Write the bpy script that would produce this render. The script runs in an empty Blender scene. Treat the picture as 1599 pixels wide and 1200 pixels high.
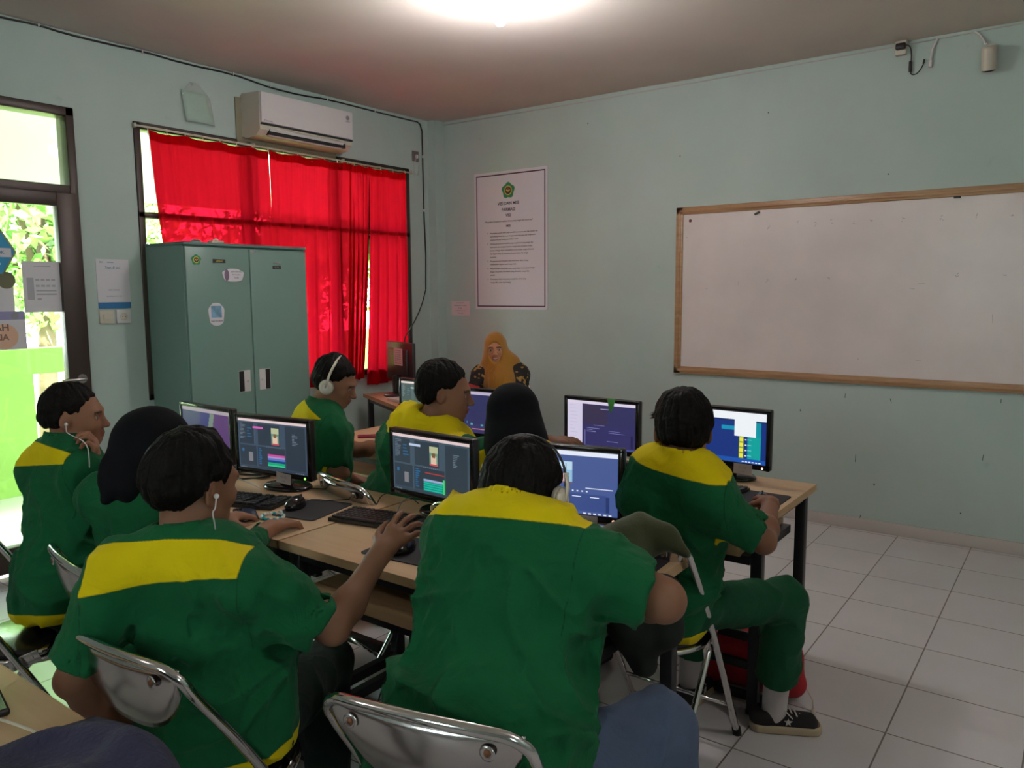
import bpy, bmesh, math, random
import numpy as np
from mathutils import Vector, Matrix

random.seed(4); RNG = np.random.default_rng(7)
SC = bpy.context.scene
COL = SC.collection
PI = math.pi

# ------------------------------------------------------------------ camera
FPX, YAW, PITCH, ROLL = 1223.88, -0.6338, 0.1174, -0.0060
CAM = np.array([4.6973, -5.2963, 1.5402])
_fw = np.array([math.sin(YAW)*math.cos(PITCH), math.cos(YAW)*math.cos(PITCH), -math.sin(PITCH)])
_r0 = np.array([math.cos(YAW), -math.sin(YAW), 0.0]); _u0 = np.cross(_r0, _fw)
_rt = math.cos(ROLL)*_r0 + math.sin(ROLL)*_u0
_up = -math.sin(ROLL)*_r0 + math.cos(ROLL)*_u0
cd = bpy.data.cameras.new('camera'); cam = bpy.data.objects.new('camera', cd); COL.objects.link(cam)
cd.sensor_width = 36.0; cd.lens = FPX/1599.0*36.0; cd.clip_start = 0.05; cd.clip_end = 200
M = Matrix.Identity(4)
for i in range(3):
    M[i][0] = _rt[i]; M[i][1] = _up[i]; M[i][2] = -_fw[i]; M[i][3] = CAM[i]
cam.matrix_world = M
SC.camera = cam
def ray(x, y): return _fw + _rt*(x-799.5)/FPX - _up*(y-600)/FPX
def D(x, y, d): return CAM + ray(x, y)*d                      # a point seen at (x, y) at depth d
def Zp(x, y, z): r = ray(x, y); return CAM + r*(z-CAM[2])/r[2]
def Yp(x, y, yy): r = ray(x, y); return CAM + r*(yy-CAM[1])/r[1]
def Xp(x, y, xx): r = ray(x, y); return CAM + r*(xx-CAM[0])/r[0]

# ------------------------------------------------------------------ light
vs = SC.view_settings
vs.view_transform = 'Standard'; vs.look = 'None'; vs.exposure = -0.12; vs.gamma = 1.0; vs.use_curve_mapping = False
SC.cycles.use_denoising = True
SC.cycles.max_bounces = 7; SC.cycles.diffuse_bounces = 4; SC.cycles.glossy_bounces = 3
SC.cycles.transmission_bounces = 6; SC.cycles.transparent_max_bounces = 12
SC.cycles.sample_clamp_indirect = 4.0
SC.cycles.caustics_reflective = False; SC.cycles.caustics_refractive = False
W = bpy.data.worlds.new('world'); SC.world = W; W.use_nodes = True
wn = W.node_tree; wn.nodes.clear()
wo = wn.nodes.new('ShaderNodeOutputWorld'); wb = wn.nodes.new('ShaderNodeBackground')
wb.inputs[0].default_value = (0.86, 0.95, 1.0, 1); wb.inputs[1].default_value = 32.0
wn.links.new(wb.outputs[0], wo.inputs[0])
def lamp(name, kind, loc, energy, color=(1, 1, 1), **kw):
    l = bpy.data.lights.new(name, kind); l.energy = energy; l.color = color
    for k, v in kw.items(): setattr(l, k, v)
    o = bpy.data.objects.new(name, l); COL.objects.link(o); o.location = loc; return o
sun = lamp('sun', 'SUN', (0, 0, 10), 60.0, (1, .95, .82), angle=0.02)
sun.rotation_euler = Vector((0.62, -0.25, 0.86)).to_track_quat('Z', 'Y').to_euler()   # high sun from beyond the far side of the building
BULBS = [(2.29, -2.10, 2.86), (1.9, -6.4, 2.86), (5.6, -3.6, 2.86)]
for i, b in enumerate(BULBS):
    lamp('bulb_light', 'POINT', (b[0], b[1], b[2]-0.06), (36, 14, 22)[i], (1.0, .96, .95), shadow_soft_size=0.04)

# ------------------------------------------------------------------ materials
def mat(name, color=(.5, .5, .5), rough=.6, metal=0.0, emis=None, estr=0.0, spec=.5, var=0.0, vscale=8.0, bump=0.0,
        bscale=60.0, stretch=None, col2=None, detail=4, coat=0.0, attr=None, trans=0.0, alpha=1.0, sheen=0.0):
    m = bpy.data.materials.new(name); m.use_nodes = True
    nt = m.node_tree; p = nt.nodes['Principled BSDF']; L = nt.links
    p.inputs['Base Color'].default_value = (*color, 1); p.inputs['Roughness'].default_value = rough
    p.inputs['Metallic'].default_value = metal; p.inputs['Specular IOR Level'].default_value = spec
    p.inputs['Coat Weight'].default_value = coat; p.inputs['Transmission Weight'].default_value = trans
    p.inputs['Alpha'].default_value = alpha; p.inputs['Sheen Weight'].default_value = sheen
    if emis is not None:
        p.inputs['Emission Color'].default_value = (*emis, 1); p.inputs['Emission Strength'].default_value = estr
    tc = nt.nodes.new('ShaderNodeTexCoord'); src = tc.outputs['Object']
    if stretch:
        mp = nt.nodes.new('ShaderNodeMapping'); mp.inputs['Scale'].default_value = stretch
        L.new(src, mp.inputs[0]); src = mp.outputs[0]
    if attr:
        a = nt.nodes.new('ShaderNodeAttribute'); a.attribute_name = attr; L.new(a.outputs['Color'], p.inputs['Base Color'])
    if var > 0 or col2:
        n = nt.nodes.new('ShaderNodeTexNoise'); n.inputs['Scale'].default_value = vscale; n.inputs['Detail'].default_value = detail
        L.new(src, n.inputs['Vector'])
        rp = nt.nodes.new('ShaderNodeValToRGB'); rp.color_ramp.elements[0].position = .35; rp.color_ramp.elements[1].position = .65
        c2 = col2 or tuple(min(1, c*(1+var)) for c in color)
        c1 = color if col2 else tuple(c*(1-var) for c in color)
        rp.color_ramp.elements[0].color = (*c1, 1); rp.color_ramp.elements[1].color = (*c2, 1)
        L.new(n.outputs[0], rp.inputs[0])
        L.new(rp.outputs[0], p.inputs['Base Color'])
    if bump > 0:
        n = nt.nodes.new('ShaderNodeTexNoise'); n.inputs['Scale'].default_value = bscale; n.inputs['Detail'].default_value = 5
        L.new(src, n.inputs['Vector'])
        b = nt.nodes.new('ShaderNodeBump'); b.inputs['Strength'].default_value = bump; b.inputs['Distance'].default_value = .01
        L.new(n.outputs[0], b.inputs['Height']); L.new(b.outputs[0], p.inputs['Normal'])
    return m

def mat_wall():
    m = mat('mint_paint', (.50, .66, .60), .75, bump=.12, bscale=25)
    nt = m.node_tree; p = nt.nodes['Principled BSDF']; L = nt.links
    tc = nt.nodes.new('ShaderNodeTexCoord')
    n1 = nt.nodes.new('ShaderNodeTexNoise'); n1.inputs['Scale'].default_value = 1.3; n1.inputs['Detail'].default_value = 6
    L.new(tc.outputs['Object'], n1.inputs['Vector'])
    r1 = nt.nodes.new('ShaderNodeValToRGB'); r1.color_ramp.elements[0].position = .3; r1.color_ramp.elements[1].position = .75
    r1.color_ramp.elements[0].color = (.46, .57, .53, 1); r1.color_ramp.elements[1].color = (.54, .64, .60, 1)
    L.new(n1.outputs[0], r1.inputs[0])
    n2 = nt.nodes.new('ShaderNodeTexNoise'); n2.inputs['Scale'].default_value = 9; n2.inputs['Detail'].default_value = 3
    L.new(tc.outputs['Object'], n2.inputs['Vector'])
    r2 = nt.nodes.new('ShaderNodeValToRGB'); r2.color_ramp.elements[0].position = .70; r2.color_ramp.elements[1].position = .78
    r2.color_ramp.elements[0].color = (0, 0, 0, 1); r2.color_ramp.elements[1].color = (.35, .35, .35, 1)
    L.new(n2.outputs[0], r2.inputs[0])
    mx = nt.nodes.new('ShaderNodeMixRGB'); mx.inputs[2].default_value = (.36, .46, .41, 1)
    L.new(r2.outputs[0], mx.inputs[0]); L.new(r1.outputs[0], mx.inputs[1]); L.new(mx.outputs[0], p.inputs['Base Color'])
    return m

def mat_floor():
    m = mat('white_tile', (.62, .61, .62), .16, spec=.5)
    nt = m.node_tree; p = nt.nodes['Principled BSDF']; L = nt.links
    tc = nt.nodes.new('ShaderNodeTexCoord'); mp = nt.nodes.new('ShaderNodeMapping')
    mp.inputs['Location'].default_value = (-3.8171+8.0, 0.4518+8.0, 0); L.new(tc.outputs['Object'], mp.inputs[0])
    bt = nt.nodes.new('ShaderNodeTexBrick'); bt.offset = 0; bt.squash = 1
    bt.inputs['Scale'].default_value = 1.0; bt.inputs['Brick Width'].default_value = .4; bt.inputs['Row Height'].default_value = .4
    bt.inputs['Mortar Size'].default_value = .0030; bt.inputs['Mortar Smooth'].default_value = .1
    bt.inputs['Color1'].default_value = (.80, .775, .80, 1); bt.inputs['Color2'].default_value = (.77, .75, .77, 1)
    bt.inputs['Mortar'].default_value = (.20, .165, .15, 1)
    L.new(mp.outputs[0], bt.inputs['Vector'])
    n = nt.nodes.new('ShaderNodeTexNoise'); n.inputs['Scale'].default_value = 3.0; n.inputs['Detail'].default_value = 5
    L.new(tc.outputs['Object'], n.inputs['Vector'])
    r = nt.nodes.new('ShaderNodeValToRGB'); r.color_ramp.elements[0].color = (.86, .85, .84, 1); r.color_ramp.elements[1].color = (1, 1, 1, 1)
    L.new(n.outputs[0], r.inputs[0])
    mx = nt.nodes.new('ShaderNodeMixRGB'); mx.blend_type = 'MULTIPLY'; mx.inputs[0].default_value = 1
    L.new(bt.outputs[0], mx.inputs[1]); L.new(r.outputs[0], mx.inputs[2]); L.new(mx.outputs[0], p.inputs['Base Color'])
    rr = nt.nodes.new('ShaderNodeMapRange'); rr.inputs[3].default_value = .12; rr.inputs[4].default_value = .5
    L.new(bt.outputs['Fac'], rr.inputs[0]); L.new(rr.outputs[0], p.inputs['Roughness'])
    return m

def mat_wood(name, c1, c2, rough=.42, sc=(1.2, 14, 14)):
    m = mat(name, c1, rough)
    nt = m.node_tree; p = nt.nodes['Principled BSDF']; L = nt.links
    tc = nt.nodes.new('ShaderNodeTexCoord'); mp = nt.nodes.new('ShaderNodeMapping'); mp.inputs['Scale'].default_value = sc
    L.new(tc.outputs['Object'], mp.inputs[0])
    n = nt.nodes.new('ShaderNodeTexNoise'); n.inputs['Scale'].default_value = 2.2; n.inputs['Detail'].default_value = 7; n.inputs['Distortion'].default_value = .6
    L.new(mp.outputs[0], n.inputs['Vector'])
    r = nt.nodes.new('ShaderNodeValToRGB'); r.color_ramp.elements[0].position = .3; r.color_ramp.elements[1].position = .7
    r.color_ramp.elements[0].color = (*c1, 1); r.color_ramp.elements[1].color = (*c2, 1)
    L.new(n.outputs[0], r.inputs[0]); L.new(r.outputs[0], p.inputs['Base Color'])
    return m

def mat_curtain():
    m = bpy.data.materials.new('red_sheer_cloth'); m.use_nodes = True; nt = m.node_tree; nt.nodes.clear(); L = nt.links
    o = nt.nodes.new('ShaderNodeOutputMaterial')
    d = nt.nodes.new('ShaderNodeBsdfDiffuse'); d.inputs[0].default_value = (.62, .006, .012, 1)
    t = nt.nodes.new('ShaderNodeBsdfTranslucent'); t.inputs[0].default_value = (.58, .005, .024, 1)
    tr = nt.nodes.new('ShaderNodeBsdfTransparent'); tr.inputs[0].default_value = (.50, .006, .022, 1)
    m1 = nt.nodes.new('ShaderNodeMixShader'); m1.inputs[0].default_value = .62
    m2 = nt.nodes.new('ShaderNodeMixShader'); m2.inputs[0].default_value = .11
    L.new(d.outputs[0], m1.inputs[1]); L.new(t.outputs[0], m1.inputs[2])
    L.new(m1.outputs[0], m2.inputs[1]); L.new(tr.outputs[0], m2.inputs[2]); L.new(m2.outputs[0], o.inputs[0])
    return m

def mat_glass(name='clear_glass', tint=(.94, .98, .95)):
    m = bpy.data.materials.new(name); m.use_nodes = True; nt = m.node_tree; nt.nodes.clear(); L = nt.links
    o = nt.nodes.new('ShaderNodeOutputMaterial'); tr = nt.nodes.new('ShaderNodeBsdfTransparent'); tr.inputs[0].default_value = (*tint, 1)
    g = nt.nodes.new('ShaderNodeBsdfGlossy'); g.inputs['Roughness'].default_value = .02
    f = nt.nodes.new('ShaderNodeFresnel'); f.inputs[0].default_value = 1.45
    mx = nt.nodes.new('ShaderNodeMixShader'); L.new(f.outputs[0], mx.inputs[0]); L.new(tr.outputs[0], mx.inputs[1]); L.new(g.outputs[0], mx.inputs[2])
    L.new(mx.outputs[0], o.inputs[0]); return m

def mat_screen():
    """a lit display: what it shows is in the mesh's corner colours"""
    m = bpy.data.materials.new('lit_display'); m.use_nodes = True; nt = m.node_tree; L = nt.links
    p = nt.nodes['Principled BSDF']; p.inputs['Base Color'].default_value = (.02, .02, .02, 1); p.inputs['Roughness'].default_value = .3
    a = nt.nodes.new('ShaderNodeAttribute'); a.attribute_name = 'Col'
    L.new(a.outputs['Color'], p.inputs['Emission Color']); p.inputs['Emission Strength'].default_value = 1.0
    return m

def mat_cloth(name, main, yoke, rough=.85, bump=.25):
    """uniform cloth: main colour, second colour where the attribute 'yoke' is above zero"""
    m = mat(name, main, rough, sheen=.03, spec=.2)
    nt = m.node_tree; p = nt.nodes['Principled BSDF']; L = nt.links
    a = nt.nodes.new('ShaderNodeAttribute'); a.attribute_name = 'yoke'
    mr = nt.nodes.new('ShaderNodeMapRange'); mr.inputs[1].default_value = -.0012; mr.inputs[2].default_value = .0012
    L.new(a.outputs['Fac'], mr.inputs[0])
    tc = nt.nodes.new('ShaderNodeTexCoord')
    n = nt.nodes.new('ShaderNodeTexNoise'); n.inputs['Scale'].default_value = 7; n.inputs['Detail'].default_value = 4
    L.new(tc.outputs['Object'], n.inputs['Vector'])
    r = nt.nodes.new('ShaderNodeValToRGB'); r.color_ramp.elements[0].color = (.82, .82, .82, 1); r.color_ramp.elements[1].color = (1.1, 1.1, 1.1, 1)
    L.new(n.outputs[0], r.inputs[0])
    mx = nt.nodes.new('ShaderNodeMixRGB'); mx.inputs[1].default_value = (*main, 1); mx.inputs[2].default_value = (*yoke, 1)
    L.new(mr.outputs[0], mx.inputs[0])
    mu = nt.nodes.new('ShaderNodeMixRGB'); mu.blend_type = 'MULTIPLY'; mu.inputs[0].default_value = 1
    L.new(mx.outputs[0], mu.inputs[1]); L.new(r.outputs[0], mu.inputs[2]); L.new(mu.outputs[0], p.inputs['Base Color'])
    n2 = nt.nodes.new('ShaderNodeTexNoise'); n2.inputs['Scale'].default_value = 420; n2.inputs['Detail'].default_value = 2
    L.new(tc.outputs['Object'], n2.inputs['Vector'])
    b = nt.nodes.new('ShaderNodeBump'); b.inputs['Strength'].default_value = bump; b.inputs['Distance'].default_value = .002
    L.new(n2.outputs[0], b.inputs['Height'])
    n3 = nt.nodes.new('ShaderNodeTexNoise'); n3.inputs['Scale'].default_value = 11; n3.inputs['Detail'].default_value = 3; n3.inputs['Distortion'].default_value = 1.6
    L.new(tc.outputs['Object'], n3.inputs['Vector'])
    b3 = nt.nodes.new('ShaderNodeBump'); b3.inputs['Strength'].default_value = .35; b3.inputs['Distance'].default_value = .02
    L.new(n3.outputs[0], b3.inputs['Height']); L.new(b3.outputs[0], b.inputs['Normal']); L.new(b.outputs[0], p.inputs['Normal'])
    # stitched seams: a thin line where the attribute 'seam' runs through zero
    a2 = nt.nodes.new('ShaderNodeAttribute'); a2.attribute_name = 'seam'
    m2 = nt.nodes.new('ShaderNodeMapRange'); m2.inputs[1].default_value = .0008; m2.inputs[2].default_value = .0024; m2.inputs[3].default_value = .55; m2.inputs[4].default_value = 1.0
    L.new(a2.outputs['Fac'], m2.inputs[0])
    ms = nt.nodes.new('ShaderNodeMixRGB'); ms.blend_type = 'MULTIPLY'; ms.inputs[0].default_value = 1
    L.new(mu.outputs[0], ms.inputs[1]); L.new(m2.outputs[0], ms.inputs[2]); L.new(ms.outputs[0], p.inputs['Base Color'])
    return m

MT = {}
MT['wall'] = mat_wall(); MT['floor'] = mat_floor()
MT['ceiling'] = mat('ceiling_plaster', (.80, .72, .67), .85, var=.05, vscale=1.2, bump=.05)
MT['skirt'] = mat('skirting_tile', (.62, .57, .54), .25)
MT['frame'] = mat('brown_aluminium', (.055, .038, .032), .4, metal=.3)
MT['glass'] = mat_glass(); MT['screen'] = mat_screen(); MT['curtain'] = mat_curtain()
MT['table'] = mat_wood('beech_laminate', (.60, .40, .235), (.68, .47, .29), .38)
MT['edge'] = mat_wood('beech_edge_band', (.50, .31, .16), (.60, .40, .22), .5)
MT['boardframe'] = mat_wood('stained_wood', (.36, .20, .10), (.50, .30, .16), .35)
MT['blackmetal'] = mat('black_painted_steel', (.012, .012, .014), .42)
MT['black'] = mat('black_plastic', (.014, .013, .014), .38)
MT['blackgloss'] = mat('glossy_black_plastic', (.012, .010, .011), .14)
MT['rubber'] = mat('black_rubber', (.015, .015, .015), .8)
MT['chrome'] = mat('chromed_steel', (.80, .78, .78), .09, metal=1.0)
MT['chromeworn'] = mat('worn_chrome_sheet', (.66, .62, .62), .2, metal=1.0, bump=.05, bscale=9)
MT['rust'] = mat('rusty_bolt', (.22, .09, .04), .6, metal=.4)
MT['vinyl'] = mat('black_vinyl', (.012, .012, .013), .22)
MT['cabinet'] = mat('sage_enamel', (.19, .31, .275), .33, bump=.01)
MT['cabinetedge'] = mat('dark_sage_enamel', (.11, .20, .19), .4)
MT['white'] = mat('white_plastic', (.74, .70, .70), .38)
MT['cream'] = mat('cream_plastic', (.66, .60, .50), .4)
MT['paper'] = mat('white_paper', (.74, .71, .76), .8)
MT['pinkpaper'] = mat('pale_paper', (.78, .62, .64), .8)
MT['ink'] = mat('dark_ink', (.06, .05, .06), .7)
MT['inkbrown'] = mat('purple_brown_border', (.07, .03, .05), .7)
MT['inkgrey'] = mat('grey_ink', (.30, .30, .33), .8)
MT['blue'] = mat('blue_ink', (.03, .18, .42), .6)
MT['emblem'] = mat('emblem_green', (.03, .25, .10), .6)
MT['gold'] = mat('emblem_yellow', (.70, .52, .06), .6)
MT['whiteboard'] = mat('whiteboard_enamel', (.80, .71, .69), .3, var=.05, vscale=2.5)
MT['silver'] = mat('brushed_steel', (.6, .6, .6), .3, metal=1.0)
MT['greenwall'] = mat('lime_green_paint', (.21, .36, .06), .7, var=.06, vscale=3)
MT['cornice'] = mat('pale_lime_plaster', (.60, .66, .50), .8)
MT['leaf'] = mat('tree_leaves', (.20, .36, .09), .6, var=.5, vscale=2.0)
MT['trunk'] = mat('bark', (.12, .08, .05), .9)
MT['bulb'] = mat('lit_bulb', (1, 1, 1), .3, emis=(1, .97, .95), estr=14)
MT['skin'] = mat('skin', (.4, .2, .13), .55, attr='Col', spec=.35)
MT['hair'] = mat('black_hair', (.0045, .0034, .003), .6, bump=.3, bscale=130, spec=.12)
MT['hijab'] = mat('black_cloth', (.0045, .0045, .0065), .85, sheen=.0, spec=.15, bump=.12, bscale=300)
MT['mustard'] = mat('mustard_cloth', (.38, .165, .009), .75, sheen=.3, bump=.12, bscale=300)
MT['pad'] = mat('dark_mouse_mat', (.022, .018, .024), .8)
MT['keys'] = mat('worn_black_keys', (.022, .020, .022), .45)
MT['navy'] = mat('navy_cloth', (.022, .022, .062), .95, sheen=.05, bump=.4, bscale=90)
MT['olive'] = mat('olive_cloth', (.045, .055, .018), .9, sheen=.2, bump=.2, bscale=200)
MT['darkcloth'] = mat('black_green_cloth', (.008, .014, .009), .9)
MT['red'] = mat('red_cloth', (.42, .012, .02), .7)
MT['redcard'] = mat('red_card', (.62, .03, .03), .5)
MT['bluecard'] = mat('blue_card', (.03, .25, .38), .5)
MT['whitecard'] = mat('white_pages', (.75, .70, .68), .7)
MT['clearplastic'] = mat('thin_clear_plastic', (.75, .85, .80), .15, alpha=.28)
MT['mintpaper'] = mat('mint_paper', (.38, .66, .50), .6)
MT['sole'] = mat('cream_rubber', (.52, .42, .28), .55)
MT['canvas'] = mat('black_canvas', (.012, .010, .011), .85)
MT['sock'] = mat('white_sock', (.62, .55, .55), .9)
MT['lace'] = mat('white_lace', (.72, .66, .62), .8)
MT['slate'] = mat('dark_green_glass', (.02, .05, .045), .25)
MT['beadclear'] = mat('pearl_beads', (.78, .80, .80), .2)
MT['beadblue'] = mat('turquoise_beads', (.03, .50, .58), .25)
MT['led'] = mat('blue_indicator', (.05, .05, .3), .4, emis=(.15, .2, 1), estr=7)
MT['ledgreen'] = mat('green_indicator', (.05, .3, .05), .4, emis=(.2, 1, .1), estr=3)
MT['ledred'] = mat('warm_indicator', (.3, .1, .05), .4, emis=(1, .45, .3), estr=3)
GREEN = (.005, .100, .034); YEL = (.78, .60, .002)
MT['uniform'] = mat_cloth('green_uniform_cloth', GREEN, YEL)
MT['trouser'] = mat_cloth('dark_green_trouser_cloth', (.008, .075, .03), YEL)
MT['jeans'] = mat_cloth('blue_denim', (.085, .115, .19), (.2, .25, .35), bump=.5)
MT['darktrouser'] = mat_cloth('black_green_trouser_cloth', (.006, .018, .012), YEL)
MT['batik'] = mat('black_batik', (.010, .008, .008), .8, col2=(.40, .22, .05), vscale=26, detail=1)
# the batik print shows gold only in scattered patches
_r = [n for n in MT['batik'].node_tree.nodes if n.type == 'VALTORGB'][0]
_r.color_ramp.elements[0].position = .60; _r.color_ramp.elements[1].position = .63

# ------------------------------------------------------------------ object helpers
def link(name, me, m=None, parent=None, smooth=None):
    o = bpy.data.objects.new(name, me); COL.objects.link(o)
    if m is not None:
        for x in (m if isinstance(m, (list, tuple)) else [m]):
            me.materials.append(MT[x] if isinstance(x, str) else x)
    if parent is not None: o.parent = parent
    return o
def tag(o, label=None, cat=None, group=None, kind=None):
    if label: o['label'] = label
    if cat: o['category'] = cat
    if group: o['group'] = group
    if kind: o['kind'] = kind
    return o
def empty(name, loc=(0, 0, 0), rz=0.0, label=None, cat=None, group=None, parent=None):
    o = bpy.data.objects.new(name, None); COL.objects.link(o); o.location = loc; o.rotation_euler = (0, 0, rz)
    o.empty_display_size = .1
    if parent is not None: o.parent = parent
    return tag(o, label, cat, group)

class MB:
    """collects shapes, then becomes ONE mesh"""
    def __init__(s): s.bm = bmesh.new(); s.mi = 0
    def _fin(s, faces, smooth):
        for f in faces: f.material_index = s.mi; f.smooth = smooth
    def box(s, c, size, bev=0.0, R=None, seg=2):
        b = bmesh.new(); bmesh.ops.create_cube(b, size=1.0)
        for v in b.verts: v.co = Vector((v.co.x*size[0], v.co.y*size[1], v.co.z*size[2]))
        if bev > 0: bmesh.ops.bevel(b, geom=b.edges[:], offset=min(bev, min(size)*.49), segments=seg, profile=.5, affect='EDGES')
        return s._merge(b, c, R, bev > 0 and seg > 1)
    def _merge(s, b, c=(0, 0, 0), R=None, smooth=False):
        mp = {}
        for v in b.verts:
            co = v.co.copy()
            if R is not None: co = R @ co
            mp[v] = s.bm.verts.new(co + Vector(c))
        fs = []
        for f in b.faces:
            try: fs.append(s.bm.faces.new([mp[v] for v in f.verts]))
            except ValueError: pass
        b.free(); s._fin(fs, smooth); return s
    def bx(s, x0, x1, y0, y1, z0, z1, bev=0.0):
        return s.box(((x0+x1)/2, (y0+y1)/2, (z0+z1)/2), (abs(x1-x0), abs(y1-y0), abs(z1-z0)), bev)
    def tube(s, pts, r, n=10, closed=False, smooth_path=0, cap=True, flat=1.0):
        pts = [Vector(p) for p in pts]
        for _ in range(smooth_path):
            q = []
            N = len(pts)
            if not closed: q.append(pts[0])
            for i in range(N if closed else N-1):
                a, b2 = pts[i], pts[(i+1) % N]
                q += [a*.75+b2*.25, a*.25+b2*.75]
            if not closed: q.append(pts[-1])
            pts = q
        N = len(pts); rings = []
        rad = r if callable(r) else (lambda t: r)
        prev = None
        for i in range(N):
            if closed: t = (pts[(i+1) % N]-pts[i-1])
            else: t = pts[min(i+1, N-1)]-pts[max(i-1, 0)]
            if t.length < 1e-9: t = Vector((0, 0, 1))
            t.normalize()
            if prev is None:
                a = Vector((0, 0, 1)) if abs(t.z) < .9 else Vector((1, 0, 0))
                u = (a - t*a.dot(t)).normalized()
            else:
                u = (prev - t*prev.dot(t)); u = u.normalized() if u.length > 1e-6 else prev
            prev = u; w = t.cross(u); rr = rad(i/max(1, N-1))
            rings.append([s.bm.verts.new(pts[i] + (u*math.cos(2*PI*k/n)*flat + w*math.sin(2*PI*k/n))*rr) for k in range(n)])
        fs = []
        for i in range(N if closed else N-1):
            A, B = rings[i], rings[(i+1) % N]
            for k in range(n): fs.append(s.bm.faces.new((A[k], A[(k+1) % n], B[(k+1) % n], B[k])))
        s._fin(fs, n > 4)
        if cap and not closed:
            s._fin([s.bm.faces.new(rings[0][::-1]), s.bm.faces.new(rings[-1])], False)
        return s
    def cyl(s, a, b, r, r2=None, n=20):
        r2 = r if r2 is None else r2
        return s.tube([a, b], lambda t: r+(r2-r)*t, n)
    def lathe(s, prof, c=(0, 0, 0), R=None, n=24):
        b = bmesh.new(); rings = []
        for (r, z) in prof:
            rings.append([b.verts.new((max(r, 1e-5)*math.cos(2*PI*k/n), max(r, 1e-5)*math.sin(2*PI*k/n), z)) for k in range(n)])
        for A, B in zip(rings, rings[1:]):
            for k in range(n): b.faces.new((A[k], A[(k+1) % n], B[(k+1) % n], B[k]))
        return s._merge(b, c, R, True)
    def poly(s, pts, thick, axis=None):
        """a closed outline given a thickness along axis (a vector)"""
        ax = Vector(axis)*thick
        A = [s.bm.verts.new(Vector(p)) for p in pts]; B = [s.bm.verts.new(Vector(p)+ax) for p in pts]
        fs = [s.bm.faces.new(A[::-1]), s.bm.faces.new(B)]
        n = len(A)
        for k in range(n): fs.append(s.bm.faces.new((A[k], A[(k+1) % n], B[(k+1) % n], B[k])))
        s._fin(fs, False); return s
    def ell(s, c, r, R=None, n=20, m=12):
        b = bmesh.new(); bmesh.ops.create_uvsphere(b, u_segments=n, v_segments=m, radius=1.0)
        for v in b.verts: v.co = Vector((v.co.x*r[0], v.co.y*r[1], v.co.z*r[2]))
        return s._merge(b, c, R, True)
    def sheet(s, grid, thick=0.0):
        """grid[i][j] of points -> a smooth sheet (with a back side when thick)"""
        V = [[s.bm.verts.new(Vector(p)) for p in row] for row in grid]
        fs = []
        for i in range(len(V)-1):
            for j in range(len(V[0])-1):
                fs.append(s.bm.faces.new((V[i][j], V[i][j+1], V[i+1][j+1], V[i+1][j])))
        s._fin(fs, True)
        if thick:
            s.bm.normal_update()
            W2 = [[s.bm.verts.new(v.co - v.normal*thick) for v in row] for row in V]
            g = []
            for i in range(len(V)-1):
                for j in range(len(V[0])-1):
                    g.append(s.bm.faces.new((W2[i][j], W2[i+1][j], W2[i+1][j+1], W2[i][j+1])))
            n0, n1 = len(V), len(V[0])
            for j in range(n1-1):
                g.append(s.bm.faces.new((V[0][j], W2[0][j], W2[0][j+1], V[0][j+1])))
                g.append(s.bm.faces.new((V[-1][j], V[-1][j+1], W2[-1][j+1], W2[-1][j])))
            for i in range(n0-1):
                g.append(s.bm.faces.new((V[i][0], V[i+1][0], W2[i+1][0], W2[i][0])))
                g.append(s.bm.faces.new((V[i][-1], W2[i][-1], W2[i+1][-1], V[i+1][-1])))
            s._fin(g, True)
        return s
    def build(s, name, m, parent=None):
        bmesh.ops.recalc_face_normals(s.bm, faces=s.bm.faces[:])
        me = bpy.data.meshes.new(name); s.bm.to_mesh(me); s.bm.free()
        return link(name, me, m, parent)

def struct(o): return tag(o, kind='structure')
def text(body, size, loc, R, m, parent=None, name='lettering', align='CENTER', thick=0.0004, spacing=1.0, bold=0.0, mirror=False):
    c = bpy.data.curves.new('t', 'FONT'); c.body = body; c.size = size; c.align_x = align; c.extrude = thick; c.space_line = spacing
    c.offset = bold; c.resolution_u = 2
    o = bpy.data.objects.new('t', c); COL.objects.link(o)
    dg = bpy.context.evaluated_depsgraph_get()
    me = bpy.data.meshes.new_from_object(o.evaluated_get(dg)); bpy.data.objects.remove(o); bpy.data.curves.remove(c)
    me.materials.clear()
    if mirror: me.transform(Matrix.Diagonal((-1, 1, 1, 1)))
    me.transform(Matrix.Translation(Vector(loc)) @ R.to_4x4())
    return link(name, me, m, parent)
# text facing: on the front wall (reads from -Y), on the left wall (reads from +X)
R_FRONT = Matrix(((1, 0, 0), (0, 0, -1), (0, 1, 0)))
R_LEFT = Matrix(((0, 0, 1), (1, 0, 0), (0, 1, 0)))

def copy_tree(o, parent=None):
    c = o.copy(); COL.objects.link(c); c.parent = parent
    for ch in list(o.children): copy_tree(ch, c)
    return c
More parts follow.
